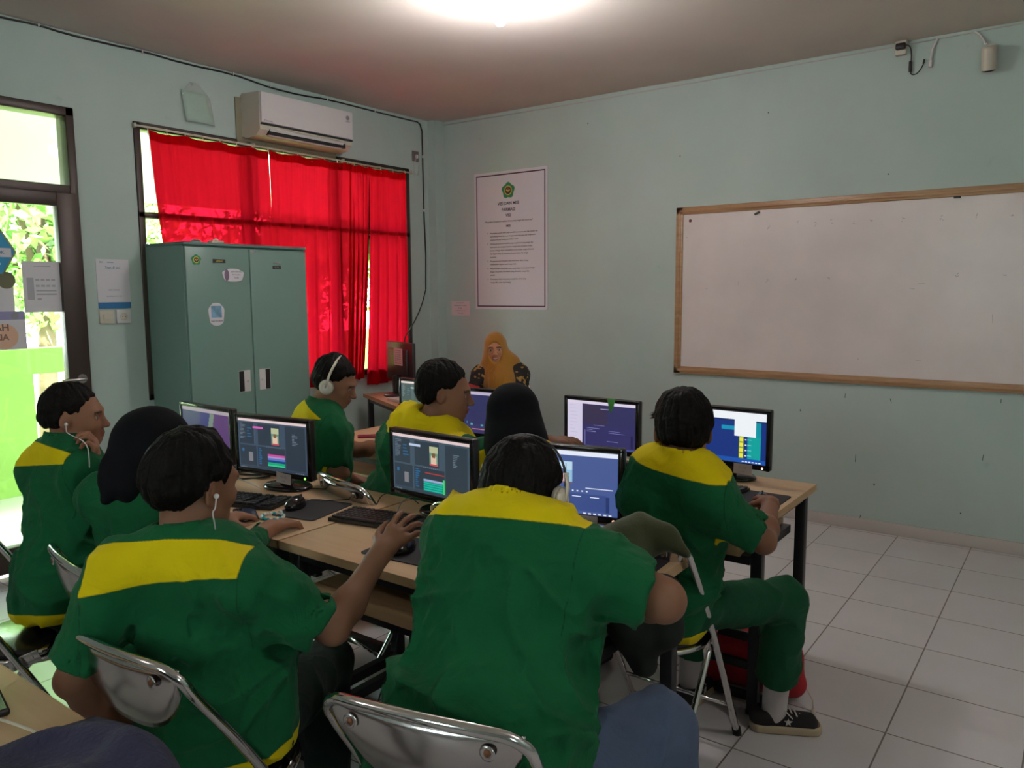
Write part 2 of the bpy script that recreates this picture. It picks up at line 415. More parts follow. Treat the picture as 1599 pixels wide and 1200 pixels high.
# ================================================================== THE ROOM
XR, YB, H = 6.7, -8.3, 3.0
DY0, DY1 = -4.02, -3.08          # door opening
WY0, WY1, WZ0, WZ1 = -2.73, -0.36, 0.88, 2.57
m = MB(); m.bx(-0.0, XR, YB, 0, -0.1, 0); struct(m.build('floor', 'floor'))
m = MB(); m.bx(-0.15, XR+.15, YB-.15, .15, H, H+.15); struct(m.build('ceiling', 'ceiling'))
m = MB(); m.bx(-.15, XR+.15, 0, .15, 0, H); WALLF = struct(m.build('wall_front', 'wall'))
m = MB()
for (a, b, c, d) in ((YB, DY0, 0, H), (DY0, DY1, 2.58, H), (DY1, WY0, 0, H), (WY0, WY1, 0, WZ0), (WY0, WY1, WZ1, H), (WY1, 0, 0, H)):
    m.bx(-.15, 0, a, b, c, d)
struct(m.build('wall_left', 'wall'))
def pierced(name, fixed, lo, hi, wins, z0, z1, axis):
    m = MB(); cur = lo
    for (a, b) in wins:
        seg = [(cur, a, 0, H), (a, b, 0, z0), (a, b, z1, H)]
        for (p, q, r, s) in seg:
            if axis == 'y': m.bx(fixed, fixed+.15, p, q, r, s)
            else: m.bx(p, q, fixed-.15, fixed, r, s)
        cur = b
    if axis == 'y': m.bx(fixed, fixed+.15, cur, hi, 0, H)
    else: m.bx(cur, hi, fixed-.15, fixed, 0, H)
    struct(m.build(name, 'wall'))
pierced('wall_right', XR, YB, 0, [(-6.4, -5.8)], 1.6, 2.4, 'y')
pierced('wall_back', YB, -.15, XR+.15, [(3.2, 3.9)], 1.6, 2.4, 'x')
m = MB(); m.bx(0, .085, -.115, 0, 0, H); struct(m.build('trim_1', 'wall'))
# skirting tiles
m = MB(); m.bx(.085, XR, -.012, 0, 0, .075, .002); struct(m.build('baseboard_front', 'skirt'))
m = MB(); m.bx(0, .012, -3.08, -.115, 0, .075, .002); m.bx(0, .012, YB, DY0, 0, .075, .002); struct(m.build('baseboard_left', 'skirt'))
m = MB(); m.bx(XR-.012, XR, YB, 0, 0, .075, .002); struct(m.build('baseboard_right', 'skirt'))
# thin seam line where the front wall meets the ceiling
m = MB(); m.tube([(.085, -.004, 2.972), (1.6, -.004, 2.966), (3.3, -.004, 2.975), (4.2, -.004, 2.985), (XR, -.004, 2.99)], .003, 6); struct(m.build('trim_2', 'skirt'))

def window(n, x0, x1, y0, y1, z0, z1, bars, hbars=(), fw=.055):
    """an aluminium window in the YZ plane (x0..x1 deep) or the XZ plane"""
    yz = abs(x1-x0) < abs(y1-y0)
    r = MB()
    def b(a0, a1, c0, c1):
        if yz: r.bx(x0, x1, a0, a1, c0, c1, .004)
        else: r.bx(a0, a1, y0, y1, c0, c1, .004)
    lo, hi = (y0, y1) if yz else (x0, x1)
    b(lo, hi, z0, z0+fw); b(lo, hi, z1-fw, z1); b(lo, lo+fw, z0, z1); b(hi-fw, hi, z0, z1)
    for t in bars: b(t-fw*.45, t+fw*.45, z0, z1)
    for t in hbars: b(lo, hi, t-fw*.45, t+fw*.45)
    o = struct(r.build('window_%d' % n, 'frame'))
    g = MB()
    if yz: xm = (x0+x1)/2; g.bx(xm-.003, xm+.003, y0+.02, y1-.02, z0+.02, z1-.02)
    else: ym = (y0+y1)/2; g.bx(x0+.02, x1-.02, ym-.003, ym+.003, z0+.02, z1-.02)
    g.build('window_pane', 'glass', o)
    return o
window(1, -.09, .012, WY0, WY1, WZ0, WZ1, [-1.93, -1.15], [2.02], .04)
window(2, XR+.04, XR+.12, -6.4, -5.8, 1.6, 2.4, [])
window(3, 3.2, 3.9, YB-.12, YB-.04, 1.6, 2.4, [])

# the glazed door with its transom
m = MB()
m.bx(-.10, .018, -3.125, -3.08, 0, 2.58, .004); m.bx(-.10, .018, DY0, DY0+.045, 0, 2.58, .004)
m.bx(-.10, .018, DY0, DY1, 2.53, 2.58, .004); m.bx(-.10, .018, DY0+.045, -3.125, 2.09, 2.15, .004)
dr = struct(m.build('door_1', 'frame'))
g = MB(); g.bx(-.05, -.044, DY0+.04, -3.12, 2.14, 2.535); g.build('transom_pane', 'glass', dr)
m = MB()
m.bx(-.04, .022, -3.205, -3.095, .02, 2.105, .004); m.bx(-.04, .022, DY0+.03, DY0+.13, .02, 2.105, .004)
m.bx(-.04, .022, DY0+.13, -3.205, 2.03, 2.105, .004); m.bx(-.04, .022, DY0+.13, -3.205, .02, .16, .004)
leaf = m.build('door_leaf', 'frame', dr)
g = MB(); g.bx(-.012, -.006, DY0+.12, -3.195, .15, 2.04); g.build('door_pane', 'glass', leaf)
m = MB(); hz = 1.055
m.cyl((.022, -3.135, hz), (.030, -3.135, hz), .026, n=24)
m.cyl((.03, -3.135, hz), (.062, -3.135, hz), .010)
m.tube([(.060, -3.128, hz), (.064, -3.16, hz), (.064, -3.215, hz), (.060, -3.262, hz-.003)], .0095, 12, smooth_path=2)
m.build('door_handle', 'silver', leaf)

# ---------------------------------------------------------------- outside: covered walkway, lime parapet, trees
m = MB(); m.bx(-2.3, -.15, -9, 3, -.12, -.02); struct(m.build('walkway_floor', 'skirt'))
m = MB(); m.bx(-2.25, -.15, -9, 3, 2.95, 3.1); m.bx(-2.25, -2.05, -9, 3, 2.36, 2.95); struct(m.build('walkway_ceiling', 'cornice'))
m = MB()
PX0, PX1, PT = -2.05, -1.93, 1.12
holes = [(-6.3, -6.0), (-5.45, -5.15), (-4.68, -4.33), (-3.83, -3.53), (-2.6, -2.3), (-1.4, -1.1), (-.2, .1)]
cur = -9
for (a, b) in holes:
    m.bx(PX0, PX1, cur, a, -.02, PT); m.bx(PX0, PX1, a, b, -.02, .40); m.bx(PX0, PX1, a, b, .92, PT); cur = b
m.bx(PX0, PX1, cur, 3, -.02, PT)
struct(m.build('walkway_wall', 'greenwall'))
m = MB(); m.bx(-30, -2.35, -22, 14, -.6, -.5); struct(m.build('ground', mat('garden_soil', (.20, .26, .08), .9, var=.3, vscale=.8)))
def tree(loc, h, r, seed, n=9000, ls=.085):
    rg = np.random.default_rng(seed)
    m = MB(); m.tube([(0, 0, -.5), (.1, .05, h*.3), (0, .1, h*.6)], lambda t: .13-.07*t, 8)
    for k in range(5):
        a = k*1.3+seed; m.tube([(0, .05, h*.3), (r*.4*math.cos(a), r*.4*math.sin(a), h*.6), (r*.6*math.cos(a), r*.6*math.sin(a), h*.8)], lambda t: .05-.035*t, 6)
    root = m.build('tree', 'trunk'); root.location = loc
    tag(root, None, 'tree', 'trees beyond the walkway')
    # clumps of leaves
    cl = []
    for k in range(26):
        v = rg.normal(size=3); v /= np.linalg.norm(v); q = rg.random()**.4
        cl.append(np.array([0, 0, h*.62]) + v*np.array([r, r, h*.45])*q)
    verts = []; faces = []
    for i in range(n):
        c = cl[rg.integers(len(cl))] + rg.normal(size=3)*r*.2
        a = rg.normal(size=3); a /= np.linalg.norm(a); b = np.cross(a, rg.normal(size=3)); b /= np.linalg.norm(b)
        s = ls*(.6+.8*rg.random()); k = len(verts)
        verts += [c-a*s, c-b*s*.42, c+a*s, c+b*s*.42]; faces.append((k, k+1, k+2, k+3))
    me = bpy.data.meshes.new('foliage'); me.from_pydata([tuple(map(float, v)) for v in verts], [], faces)
    tag(link('foliage', me, 'leaf', root), kind='stuff'); return root
tl = ['broad leafy tree seen through the top of the glazed door', 'leafy tree beyond the openings of the lime parapet',
      'leafy tree beyond the walkway behind the red curtains', 'tall leafy tree outside past the hinge edge of the door']
for (lc, h, r, sd, lb) in (((-5.8, -.9, 0), 4.6, 1.5, 3, tl[0]), ((-10.5, .4, 0), 6.4, 2.0, 5, tl[1]), ((-6.2, 3.6, 0), 4.8, 1.7, 8, tl[2]), ((-5.4, -5.2, 0), 4.2, 1.5, 11, tl[3])):
    tree(lc, h, r, sd)['label'] = lb

# ================================================================== ON THE WALLS
# ---- whiteboard
t = empty('whiteboard', (2.283, 0, .945), label='long white board in a stained wooden frame on the front wall', cat='whiteboard')
bw, bh, fw = 3.6, 1.18, .052
m = MB(); m.bx(.02, bw-.02, -.016, -.001, .02, bh-.02); m.build('board_surface', 'whiteboard', t)
m = MB()
def framebar(x0, x1, z0, z1):
    m.bx(x0, x1, -.026, 0, z0, z1, .004)
for k in (0,):
    framebar(0, bw, 0, fw); framebar(0, bw, bh-fw, bh); framebar(0, fw, 0, bh); framebar(bw-fw, bw, 0, bh)
    q = fw*.34
    m.bx(q, bw-q, -.034, -.02, q, fw*.7, .004); m.bx(q, bw-q, -.034, -.02, bh-fw*.7, bh-q, .004)
    m.bx(q, fw*.7, -.034, -.02, q, bh-q, .004)
m.build('frame', 'boardframe', t)
mk = MB()
def dash(px, py, w, h, a=0.0):
    p = Yp(px, py, -.017) - np.array([2.283, 0, .945])
    R = Matrix.Rotation(a, 3, 'Y'); mk.box((p[0], -.0168, p[2]), (w, .0008, h), 0, R)
rg = random.Random(3)
for (px, py) in ((1247, 347), (1272, 350), (1299, 346), (1331, 349), (1359, 341), (1411, 343), (1470, 340), (1527, 337), (1579, 336), (1202, 356),
                 (1152, 441), (1197, 440), (1244, 437), (1293, 436), (1569, 431), (1496, 428)):
    for k in range(3): dash(px+rg.uniform(-3, 3), py+rg.uniform(-3, 4), rg.uniform(.004, .014), .0022, rg.uniform(-1.2, 1.2))
for (px, py, w, a) in ((1439, 443, .035, -.1), (1424, 451, .03, .2), (1434, 563, .03, -.1), (1103, 451, .02, 0), (1340, 561, .012, .1), (1550, 498, .05, 1.5), (1073, 371, .015, .6)):
    dash(px, py, w, .0018, a)
tag(mk.build('pen_marks', 'inkgrey', t), kind='stuff')
for (px, py) in ((1182, 332), (1495, 307)):
    p = Yp(px, py, -.03); m = MB(); m.box((p[0], -.03, p[2]-.004), (.036, .012, .012), .002, Matrix.Rotation(-.45 if px < 1200 else 0, 3, 'Y'))
    tag(m.build('clip', 'black'), 'small black clip at the upper edge of the white board, ' + ('nearer the corner sticker' if px < 1200 else 'further from the corner sticker'), 'clip')
p = Yp(1078, 345, -.017); m = MB(); m.cyl((p[0], -.0165, p[2]), (p[0], -.018, p[2]), .011)
tag(m.build('round_sticker', mat('dark_red_sticker', (.16, .05, .06), .5)), 'tiny dark red round sticker in the upper corner of the white board', 'sticker')

# ---- vision poster
P0 = np.array([.425, 0, 1.392]); PW, PH = .745, 1.135
t = empty('poster', tuple(P0), label='tall white vision and mission poster with green emblem on the front wall', cat='poster')
m = MB(); m.bx(0, PW, -.006, -.001, 0, PH); m.build('sheet', 'paper', t)
m = MB()
for (a, b, c, d) in ((.022, PW-.022, .022, .032), (.022, PW-.022, PH-.032, PH-.022), (.022, .030, .022, PH-.022), (PW-.030, PW-.022, .022, PH-.022)):
    m.bx(a, b, -.0075, -.006, c, d)
m.build('border', 'inkbrown', t)
def emblem(parent, c, r, R, deep=.001):
    """a five-cornered green badge with a dark and yellow centre"""
    o = MB(); pts = []
    for k in range(40):
        a = PI/2 + 2*PI*k/40; rr = r*(1+.10*math.cos(5*(a-PI/2)))
        pts.append(Vector(c) + R @ Vector((rr*math.cos(a), rr*math.sin(a), .0005)))
    o.poly(pts, deep, R @ Vector((0, 0, 1))); e = o.build('emblem', 'emblem', parent)
    n = R @ Vector((0, 0, 1))
    def disc(rad, off, mt, nm):
        q = MB(); a = Vector(c)+n*off; q.cyl(a, a+n*deep*.5, rad*r, n=24); q.build(nm, mt, e)
    disc(.62, deep+.0006, 'gold', 'emblem_ring'); disc(.50, deep+.0013, 'ink', 'emblem_field')
    q = MB(); pts = [Vector(c)+n*(deep+.0022)+R @ Vector((r*x, r*y, 0)) for x, y in ((-.3, -.05), (0, -.18), (.3, -.05), (.3, .16), (0, .02), (-.3, .16))]
    q.poly(pts, deep*.5, n); q.build('emblem_book', 'gold', e)
    q = MB(); pts = [Vector(c)+n*(deep+.0022)+R @ Vector((r*x, r*y, 0)) for x, y in ((-.12, .2), (.12, .2), (.08, .34), (0, .42), (-.08, .34))]
    q.poly(pts, deep*.5, n); q.build('emblem_flame', mat('emblem_red', (.5, .05, .03), .6), e)
    return e
emblem(t, (PW*.48, -.0062, PH-.16), .062, R_FRONT)
yy = -.0068
for (s, sz, zz) in (('VISI DAN MISI', .036, .275), ('FARMASI', .036, .325), ('VISI', .036, .372), ('MISI', .026, .455)):
    text(s, sz, (PW*.48, yy, PH-zz), R_FRONT, 'ink', t, bold=.0006)
text('"Menjadikan kompetensi keahlian farmasi yang unggul dan terpercaya"', .0175, (PW*.48, yy, PH-.412), R_FRONT, 'ink', t)
items = [('1.', ['Menyiapkan peserta didik yang memiliki kemampuan yang baik terlatih dan', 'berkembang sesuai dan sesuai dengan pasar kerja yang ada kompetensi', 'pelayanan farmasi berbagai pendidikan sosial']),
 ('2.', ['Membangun generasi berakhlak yang menjadi siswa yang unggul dan', 'berprestasi dan menjaga kerjasama dengan dunia kesehatan bidang', 'farmasi sehingga dapat meningkatkan proses belajar yang profesional', 'dan dapat bekerja di perusahaan farmasi industri dan tenaga', 'kesehatan']),
 ('3.', ['Mengajarkan nilai ketaqwaan yang berkarakter dalam budaya', 'melaksanakan kegiatan sosial dengan baik']),
 ('4.', ['Mengembangkan kepribadian yang mandiri dalam keterampilan belajar', 'dengan cara praktik dan keahlian yang dibutuhkan masyarakat', 'sekolah']),
 ('5.', ['Menerapkan disiplin kerja yang terampil dan cermat yang', 'menghasilkan siswa siap bersaing'])]
z = PH-.505
for num, lines in items:
    text(num, .0165, (.135, yy, z), R_FRONT, 'ink', t, align='LEFT')
    for ln in lines:
        text(ln, .0165*.98, (.165, yy, z), R_FRONT, 'ink', t, align='LEFT'); z -= .0275
    z -= .006
# ---- small note
t = empty('wall_note', (.15, 0, 1.335), label='small pale typed note below the tall poster on the front wall', cat='note')
m = MB(); m.bx(0, .205, -.003, -.001, 0, .125); m.build('sheet', 'pinkpaper', t)
for i, s in enumerate(('PENGUMUMAN', 'Dilarang makan dan minum', 'di dalam', 'ruangan laboratorium', 'Terima kasih')):
    text(s, .013, (.1, -.0034, .105-.022*i), R_FRONT, 'inkgrey', t)

# ---- marks on the front wall
m = MB(); rg = random.Random(9)
for (px, py, hh, a) in ((1250, 641, .012, 0), (1320, 618, .03, .05), (1391, 626, .028, -.3), (1563, 627, .024, 0), (1535, 715, .036, .1), (1343, 808, .03, .12),
                     (1336, 716, .05, 0), (1200, 176, .008, 0), (1387, 272, .008, 1), (1062, 244, .006, 0), (1365, 757, .012, 0), (1500, 802, .008, 0), (1444, 831, .01, 1.5), (918, 193, .008, 0), (1452, 836, .012, .8)):
    p = Yp(px, py, 0); m.box((p[0], -.0006, p[2]), (.0035 if hh > .015 else .007, .0012, hh), 0, Matrix.Rotation(a, 3, 'Y'))
tag(m.build('scuff_marks', 'ink', WALLF), kind='stuff')

# ---- surveillance camera and the adapter
C0 = Yp(1545, 92, -.05)
t = empty('security_camera', (float(C0[0]), -.0, float(C0[2])), label='white bullet security camera high on the front wall', cat='security camera')
m = MB(); m.cyl((0, 0, .055), (0, -.03, .055), .032, n=24); m.tube([(0, -.02, .055), (0, -.06, .058), (0, -.075, .045)], .012, 12, smooth_path=2); m.build('mount', 'cream', t)
R = Matrix.Rotation(.35, 3, 'X')
m = MB(); m.lathe([(0, -.066), (.034, -.066), (.036, -.06), (.036, .05), (.030, .058), (0, .058)], (0, -.085, .0), R); m.build('camera_housing', 'cream', t)
m = MB(); m.lathe([(0, -.074), (.028, -.074), (.034, -.066), (.034, -.062)], (0, -.085, .0), R); m.build('lens', 'blackgloss', t)
a = Yp(1523, 39, -.004); b = Yp(1540, 70, -.004)
m = MB(); m.tube([(float(a[0]), -.006, 2.985), ((a[0]+b[0])/2, -.012, 2.96), (float(b[0]), -.02, float(b[2]))], .006, 8, smooth_path=2)
tag(m.build('camera_cable', 'white'), 'short white cable from the ceiling line to the bullet camera', 'cable')
A0 = Yp(1408, 76, 0)
t = empty('power_adapter', (float(A0[0]), 0, float(A0[2])), label='black power adapter plugged into a cream box under the ceiling', cat='adapter')
m = MB(); m.box((0, -.018, 0), (.062, .036, .085), .006); m.build('socket_box', 'cream', t)
m = MB(); m.box((.004, -.05, 0), (.055, .035, .036), .008); m.tube([(.03, -.05, .005), (.055, -.04, -.005), (.060, -.02, -.06), (.055, -.012, -.10)], .0035, 8, smooth_path=2)
m.box((.055, -.014, -.115), (.017, .018, .062), .004); m.tube([(.055, -.012, -.14), (.062, -.012, -.165), (.095, -.012, -.16), (.115, -.012, -.13), (.125, -.012, -.105)], .003, 8, smooth_path=2)
m.cyl((.123, -.012, -.108), (.127, -.012, -.085), .0055); m.build('plug', 'black', t)
a = Yp(1465, 52, 0); b = Yp(1456, 78, 0); c = Yp(1453, 106, 0)
m = MB(); m.tube([(float(a[0]), -.006, 2.985), (float(b[0])+.004, -.010, float(b[2])+.01), (float(b[0]), -.012, float(b[2])-.02), (float(c[0]), -.012, float(c[2]))], .007, 8, smooth_path=2)
m.cyl((float(c[0]), -.012, float(c[2])+.045), (float(c[0]), -.012, float(c[2])), .011)
tag(m.build('hanging_connector_cable', 'white'), 'white cable with a loose connector hanging beside the black adapter', 'cable')

# ---- light bulb(s)
for i, b in enumerate(BULBS):
    t = empty('ceiling_bulb', (b[0], b[1], H), label=('bare lit bulb in a white holder on the ceiling above the desks', 'bare lit bulb on the ceiling towards the back of the room', 'bare lit bulb on the ceiling near the wall opposite the door')[i], cat='lamp')
    m = MB(); m.lathe([(0, 0), (.05, 0), (.045, -.02), (.028, -.04), (.022, -.055), (0, -.055)]); m.build('lamp_holder', 'white', t)
    m = MB(); m.lathe([(.014, -.05), (.018, -.07), (.034, -.10), (.038, -.125), (.033, -.15), (.018, -.168), (0, -.172)]); m.build('bulb', 'bulb', t)
    for o in COL.objects:
        if o.type == 'LIGHT' and o.name.startswith('bulb_light') and abs(o.location.x-b[0]) < .01: o.location.z = b[2]-.115; o.data.shadow_soft_size = .055

# ---- air conditioner on the left wall
t = empty('air_conditioner', (0, -1.975, 2.575), label='white split air conditioner above the red curtains', cat='air conditioner')
AL = .80
def prof(pts, y0, y1, name, mt, par, bev=0):
    m = MB(); m.poly([(x, y0, z) for x, z in pts], y1-y0, (0, 1, 0)); return m.build(name, mt, par)
prof([(.0, .02), (.06, .0), (.16, .01), (.205, .045), (.205, .285), (.02, .295), (.0, .28)], 0, AL, 'body', 'cream', t)
prof([(.2, .085), (.222, .088), (.226, .28), (.2, .288)], .003, AL-.003, 'front_panel', 'white', t)
m = MB(); m.bx(.205, .2225, .003, AL-.003, .075, .083); m.build('panel_line', 'black', t)
m = MB(); m.bx(.1, .205, .07, AL-.06, .018, .052); m.build('outlet', 'black', t)
m = MB(); m.box((.196, AL/2, .036), (.012, AL-.16, .055), .004, Matrix.Rotation(.5, 3, 'Y')); m.build('louver', 'white', t)
text('Panasonic', .017, (.2265, .055, .095), R_LEFT, 'inkgrey', t)
m = MB(); m.cyl((.226, AL-.05, .235), (.2268, AL-.05, .235), .016, n=20); m.build('energy_sticker', 'inkgrey', t)
text('INVERTER', .009, (.2268, AL-.05, .205), R_LEFT, 'inkgrey', t)
m = MB(); m.bx(0, .012, -.045, AL+.02, -.03, .27, .002); m.build('back_plate', mat('khaki_plate', (.27, .25, .17), .7), t)

# ---- black cable along the top of the left wall
def X0(px, py, x=.008): return tuple(float(v) for v in Xp(px, py, x))
pts = [X0(-60, 12), X0(0, 27), X0(60, 39), X0(100, 52), X0(170, 69), X0(222, 80), X0(290, 100), X0(364, 116), X0(400, 129), X0(422, 137), X0(470, 149), X0(511, 155), X0(585, 174), X0(640, 188), X0(655, 191), X0(659, 205)]
m = MB(); m.tube(pts, .006, 8, smooth_path=1)
q = [X0(659, 205), X0(660, 245), X0(662, 329), X0(665, 400), X0(665, 452), X0(655, 480), X0(640, 508), X0(622, 530)]
m.tube(q[:5], .006, 8); m.tube([q[4], (.03, q[5][1], q[5][2]), (.06, q[6][1]-.02, q[6][2]), (.12, q[7][1]-.06, q[7][2]), (.2, -.62, 1.1), (.3, -.75, .92)], .005, 8, smooth_path=1)
tag(m.build('black_cable', 'black'), 'long black cable running under the ceiling and down beside the window', 'cable')
for i, (px, py) in enumerate(((60, 38), (222, 80), (364, 115), (422, 134), (511, 155), (585, 173), (660, 245), (662, 329))):
    p = X0(px, py, .01); m = MB(); m.box(p, (.012, .008, .022), .002)
    tag(m.build('cable_clip', 'white'), 'tiny white clip holding the black ceiling cable '+('above the glazed door', 'between the glazed door and the hanging card', 'beside the near end of the air conditioner', 'over the air conditioner corner', 'over the middle of the air conditioner', 'between the air conditioner and the room corner', 'beside the small dark socket', 'on the run down beside the window')[i], 'clip', 'clips on the black cable')
# ---- socket near the corner with dangling wire
p = X0(648, 245, 0); t = empty('wall_socket', p, label='small dark socket with a white plug beside the black cable', cat='socket')
m = MB(); m.bx(0, .012, -.035, .035, -.04, .045, .002); m.build('plate', mat('grey_red_plate', (.16, .10, .10), .6), t)
m = MB(); m.box((.02, 0, 0), (.02, .022, .03), .004); m.tube([(.02, 0, -.01), (.015, -.03, -.06), (.012, -.02, -.16), (.012, .03, -.15), (.012, .03, -.06)], .003, 6, smooth_path=2); m.build('plug', 'white', t)
# ---- hanging card in a clear sleeve
p = X0(300, 130, 0); t = empty('hanging_card', p, label='mint card in a clear sleeve hanging beside the air conditioner', cat='card')
def warp(u, v): return (.012+.02*math.sin(u*2.6)+.02*v, -.10+.20*u+.02*v, -.01-.235*v)
m = MB(); m.sheet([[(.012+.022*math.sin(u*3)*v, -.085+.17*u+.035*v+.02*(u-.5)*v, -.055-.185*v) for u in np.linspace(0, 1, 9)] for v in np.linspace(0, 1, 9)], .0015)
m.build('card', 'mintpaper', t)
m = MB(); m.sheet([[(.016+.026*math.sin(u*3)*v, (-.10+.20*u)*(.25+.75*min(1, v*3.2))+.035*v, .0-.25*v) for u in np.linspace(0, 1, 9)] for v in np.linspace(0, 1, 13)], .001)
m.build('clear_sleeve', 'clearplastic', t)
m = MB(); m.cyl((0, 0, -.008), (.012, 0, -.008), .006); m.build('pin', 'inkgrey', t)
# ---- payment notice, code left out
a = Xp(147, 405, 0); b = Xp(202, 481, 0)
t = empty('wall_notice', (0, -3.005, 1.455), label='white notice with a blue foot beside the glazed door', cat='notice')
m = MB(); m.bx(.001, .004, 0, .195, 0, .29); m.build('sheet', 'paper', t)
m = MB(); m.bx(.004, .0048, 0, .195, 0, .036); m.build('blue_band', 'blue', t)
text('Scan di sini', .020, (.0046, .0975, .235), R_LEFT, 'blue', t)
text('BRI', .012, (.0046, .03, .268), R_LEFT, 'blue', t); text('Merchant', .010, (.0046, .085, .268), R_LEFT, 'blue', t)
for i, s in enumerate(('SMK FARMASI', 'pembayaran sekolah')): text(s, .011, (.0046, .0975, .105-.035*i), R_LEFT, 'inkgrey', t)
# ---- switch and outlet
for nm, yv, lb, cat in (('light_switch', -2.962, 'cream light switch below the white notice', 'switch'), ('power_outlet', -2.862, 'white power outlet beside the cream light switch', 'outlet')):
    t = empty(nm, (0, yv, 1.405), label=lb, cat=cat)
    m = MB(); m.bx(0, .012, -.043, .043, -.04, .04, .003); m.build('plate', 'cream' if nm == 'light_switch' else 'white', t)
    if nm == 'light_switch':
        m = MB(); m.box((.014, .0, 0), (.008, .045, .028), .002, Matrix.Rotation(.1, 3, 'Y')); m.build('rocker', 'cream', t)
    else:
        m = MB(); m.lathe([(.022, 0), (.022, .004), (.017, .004), (.016, .001), (0, .001)], (.0115, 0, 0), Matrix.Rotation(PI/2, 3, 'Y')); m.build('socket_ring', 'cream', t)
        m = MB()
        for s in (-1, 1): m.cyl((.0118, s*.008, 0), (.0135, s*.008, 0), .0028, n=10)
        m.build('pin_hole', 'black', t)

# ---- papers stuck on the door glass (seen from their backs)
def onglass(name, px0, py0, px1, py1, mt, lb, cat, th=.002):
    a = Xp(px0, py0, -.004); b = Xp(px1, py1, -.004)
    t = empty(name, (-.006, float(a[1]), float(b[2])), label=lb, cat=cat)
    w, h = float(b[1]-a[1]), float(a[2]-b[2])
    m = MB(); m.bx(.0, th, 0, w, 0, h); m.build('sheet', mt, t); return t, w, h
t, w, h = onglass('door_paper', 33, 408, 98, 487, 'paper', 'white timetable sheet on the door glass nearest the handle stile', 'paper')
m = MB()
for r_ in range(2):
    for c_ in range(4): m.bx(.002, .0026, w*(.33+.14*c_), w*(.43+.14*c_), h*(.62-.12*r_), h*(.66-.12*r_))
m.bx(.002, .0026, w*.1, w*.28, h*.25, h*.68)
for r_ in range(2): m.bx(.002, .0026, w*.33, w*.87, h*(.34+.07*r_), h*(.37+.07*r_))
m.bx(.002, .0026, w*.35, w*.46, h*.24, h*.28); m.bx(.002, .0026, w*.3, w*.75, h*.90, h*.915)
m.build('print', mat('show_through_print', (.45, .45, .5), .8), t)
t, w, h = onglass('blank_door_paper', -30, 425, 24, 487, 'paper', 'white sheet under a round badge on the door glass', 'paper')
a = Xp(10, 438, 0); m = MB(); m.cyl((.002, float(a[1])-t.location.y, float(a[2])-t.location.z), (.004, float(a[1])-t.location.y, float(a[2])-t.location.z), .045, n=28)
m.build('round_badge', mat('olive_badge', (.16, .15, .09), .6), t)
t, w, h = onglass('mirrored_sign', -50, 488, 43, 545, 'paper', 'white sign with mirror-reversed letters low on the door glass', 'sign')
m = MB(); m.bx(.002, .0026, 0, w, h*.78, h); m.build('lilac_band', mat('lilac_print', (.33, .31, .55), .7), t)
m = MB(); m.cyl((.0026, w-.05, h*.88), (.0034, w-.05, h*.88), .019, n=24); m.build('badge', 'inkgrey', t)
m = MB(); m.cyl((.002, w*.6, h*.35), (.0024, w*.6, h*.35), h*.33, n=28); m.build('orange_glow_print', mat('peach_print', (.80, .50, .36), .7), t)
RM = Matrix(((0, 0, 1), (1, 0, 0), (0, 1, 0)))
text('HARAP', .052, (.003, w-.165, h*.50), RM, mat('brown_print', (.22, .13, .12), .7), t, mirror=True, bold=.001)
text('ADA', .045, (.003, w-.135, h*.26), RM, mat('brown_print_soft', (.30, .16, .12), .7), t, mirror=True, bold=.001)
a = Xp(26, 394, 0)
t = empty('hexagon_sticker', (-.004, float(a[1])-.145, float(a[2])-.0), label='blue hexagonal sticker on the door glass', cat='sticker')
m = MB(); m.poly([(0, .145*math.cos(k*PI/3), .145*math.sin(k*PI/3)) for k in range(6)], .002, (1, 0, 0)); m.build('rim', mat('tan_rim', (.3, .25, .12), .6), t)
m = MB(); m.poly([(.002, .135*math.cos(k*PI/3), .135*math.sin(k*PI/3)) for k in range(6)], .0008, (1, 0, 0)); m.build('face', mat('sticker_blue', (.03, .30, .55), .5), t)
m = MB(); m.bx(.0028, .0036, -.11, .118, -.028, .02); m.build('white_strip', 'paper', t)
text('BEBAS ROKOK', .026, (.004, .0, -.012), R_LEFT, 'blue', t)
text('* * * * *', .04, (.004, .0, -.085), R_LEFT, 'paper', t)

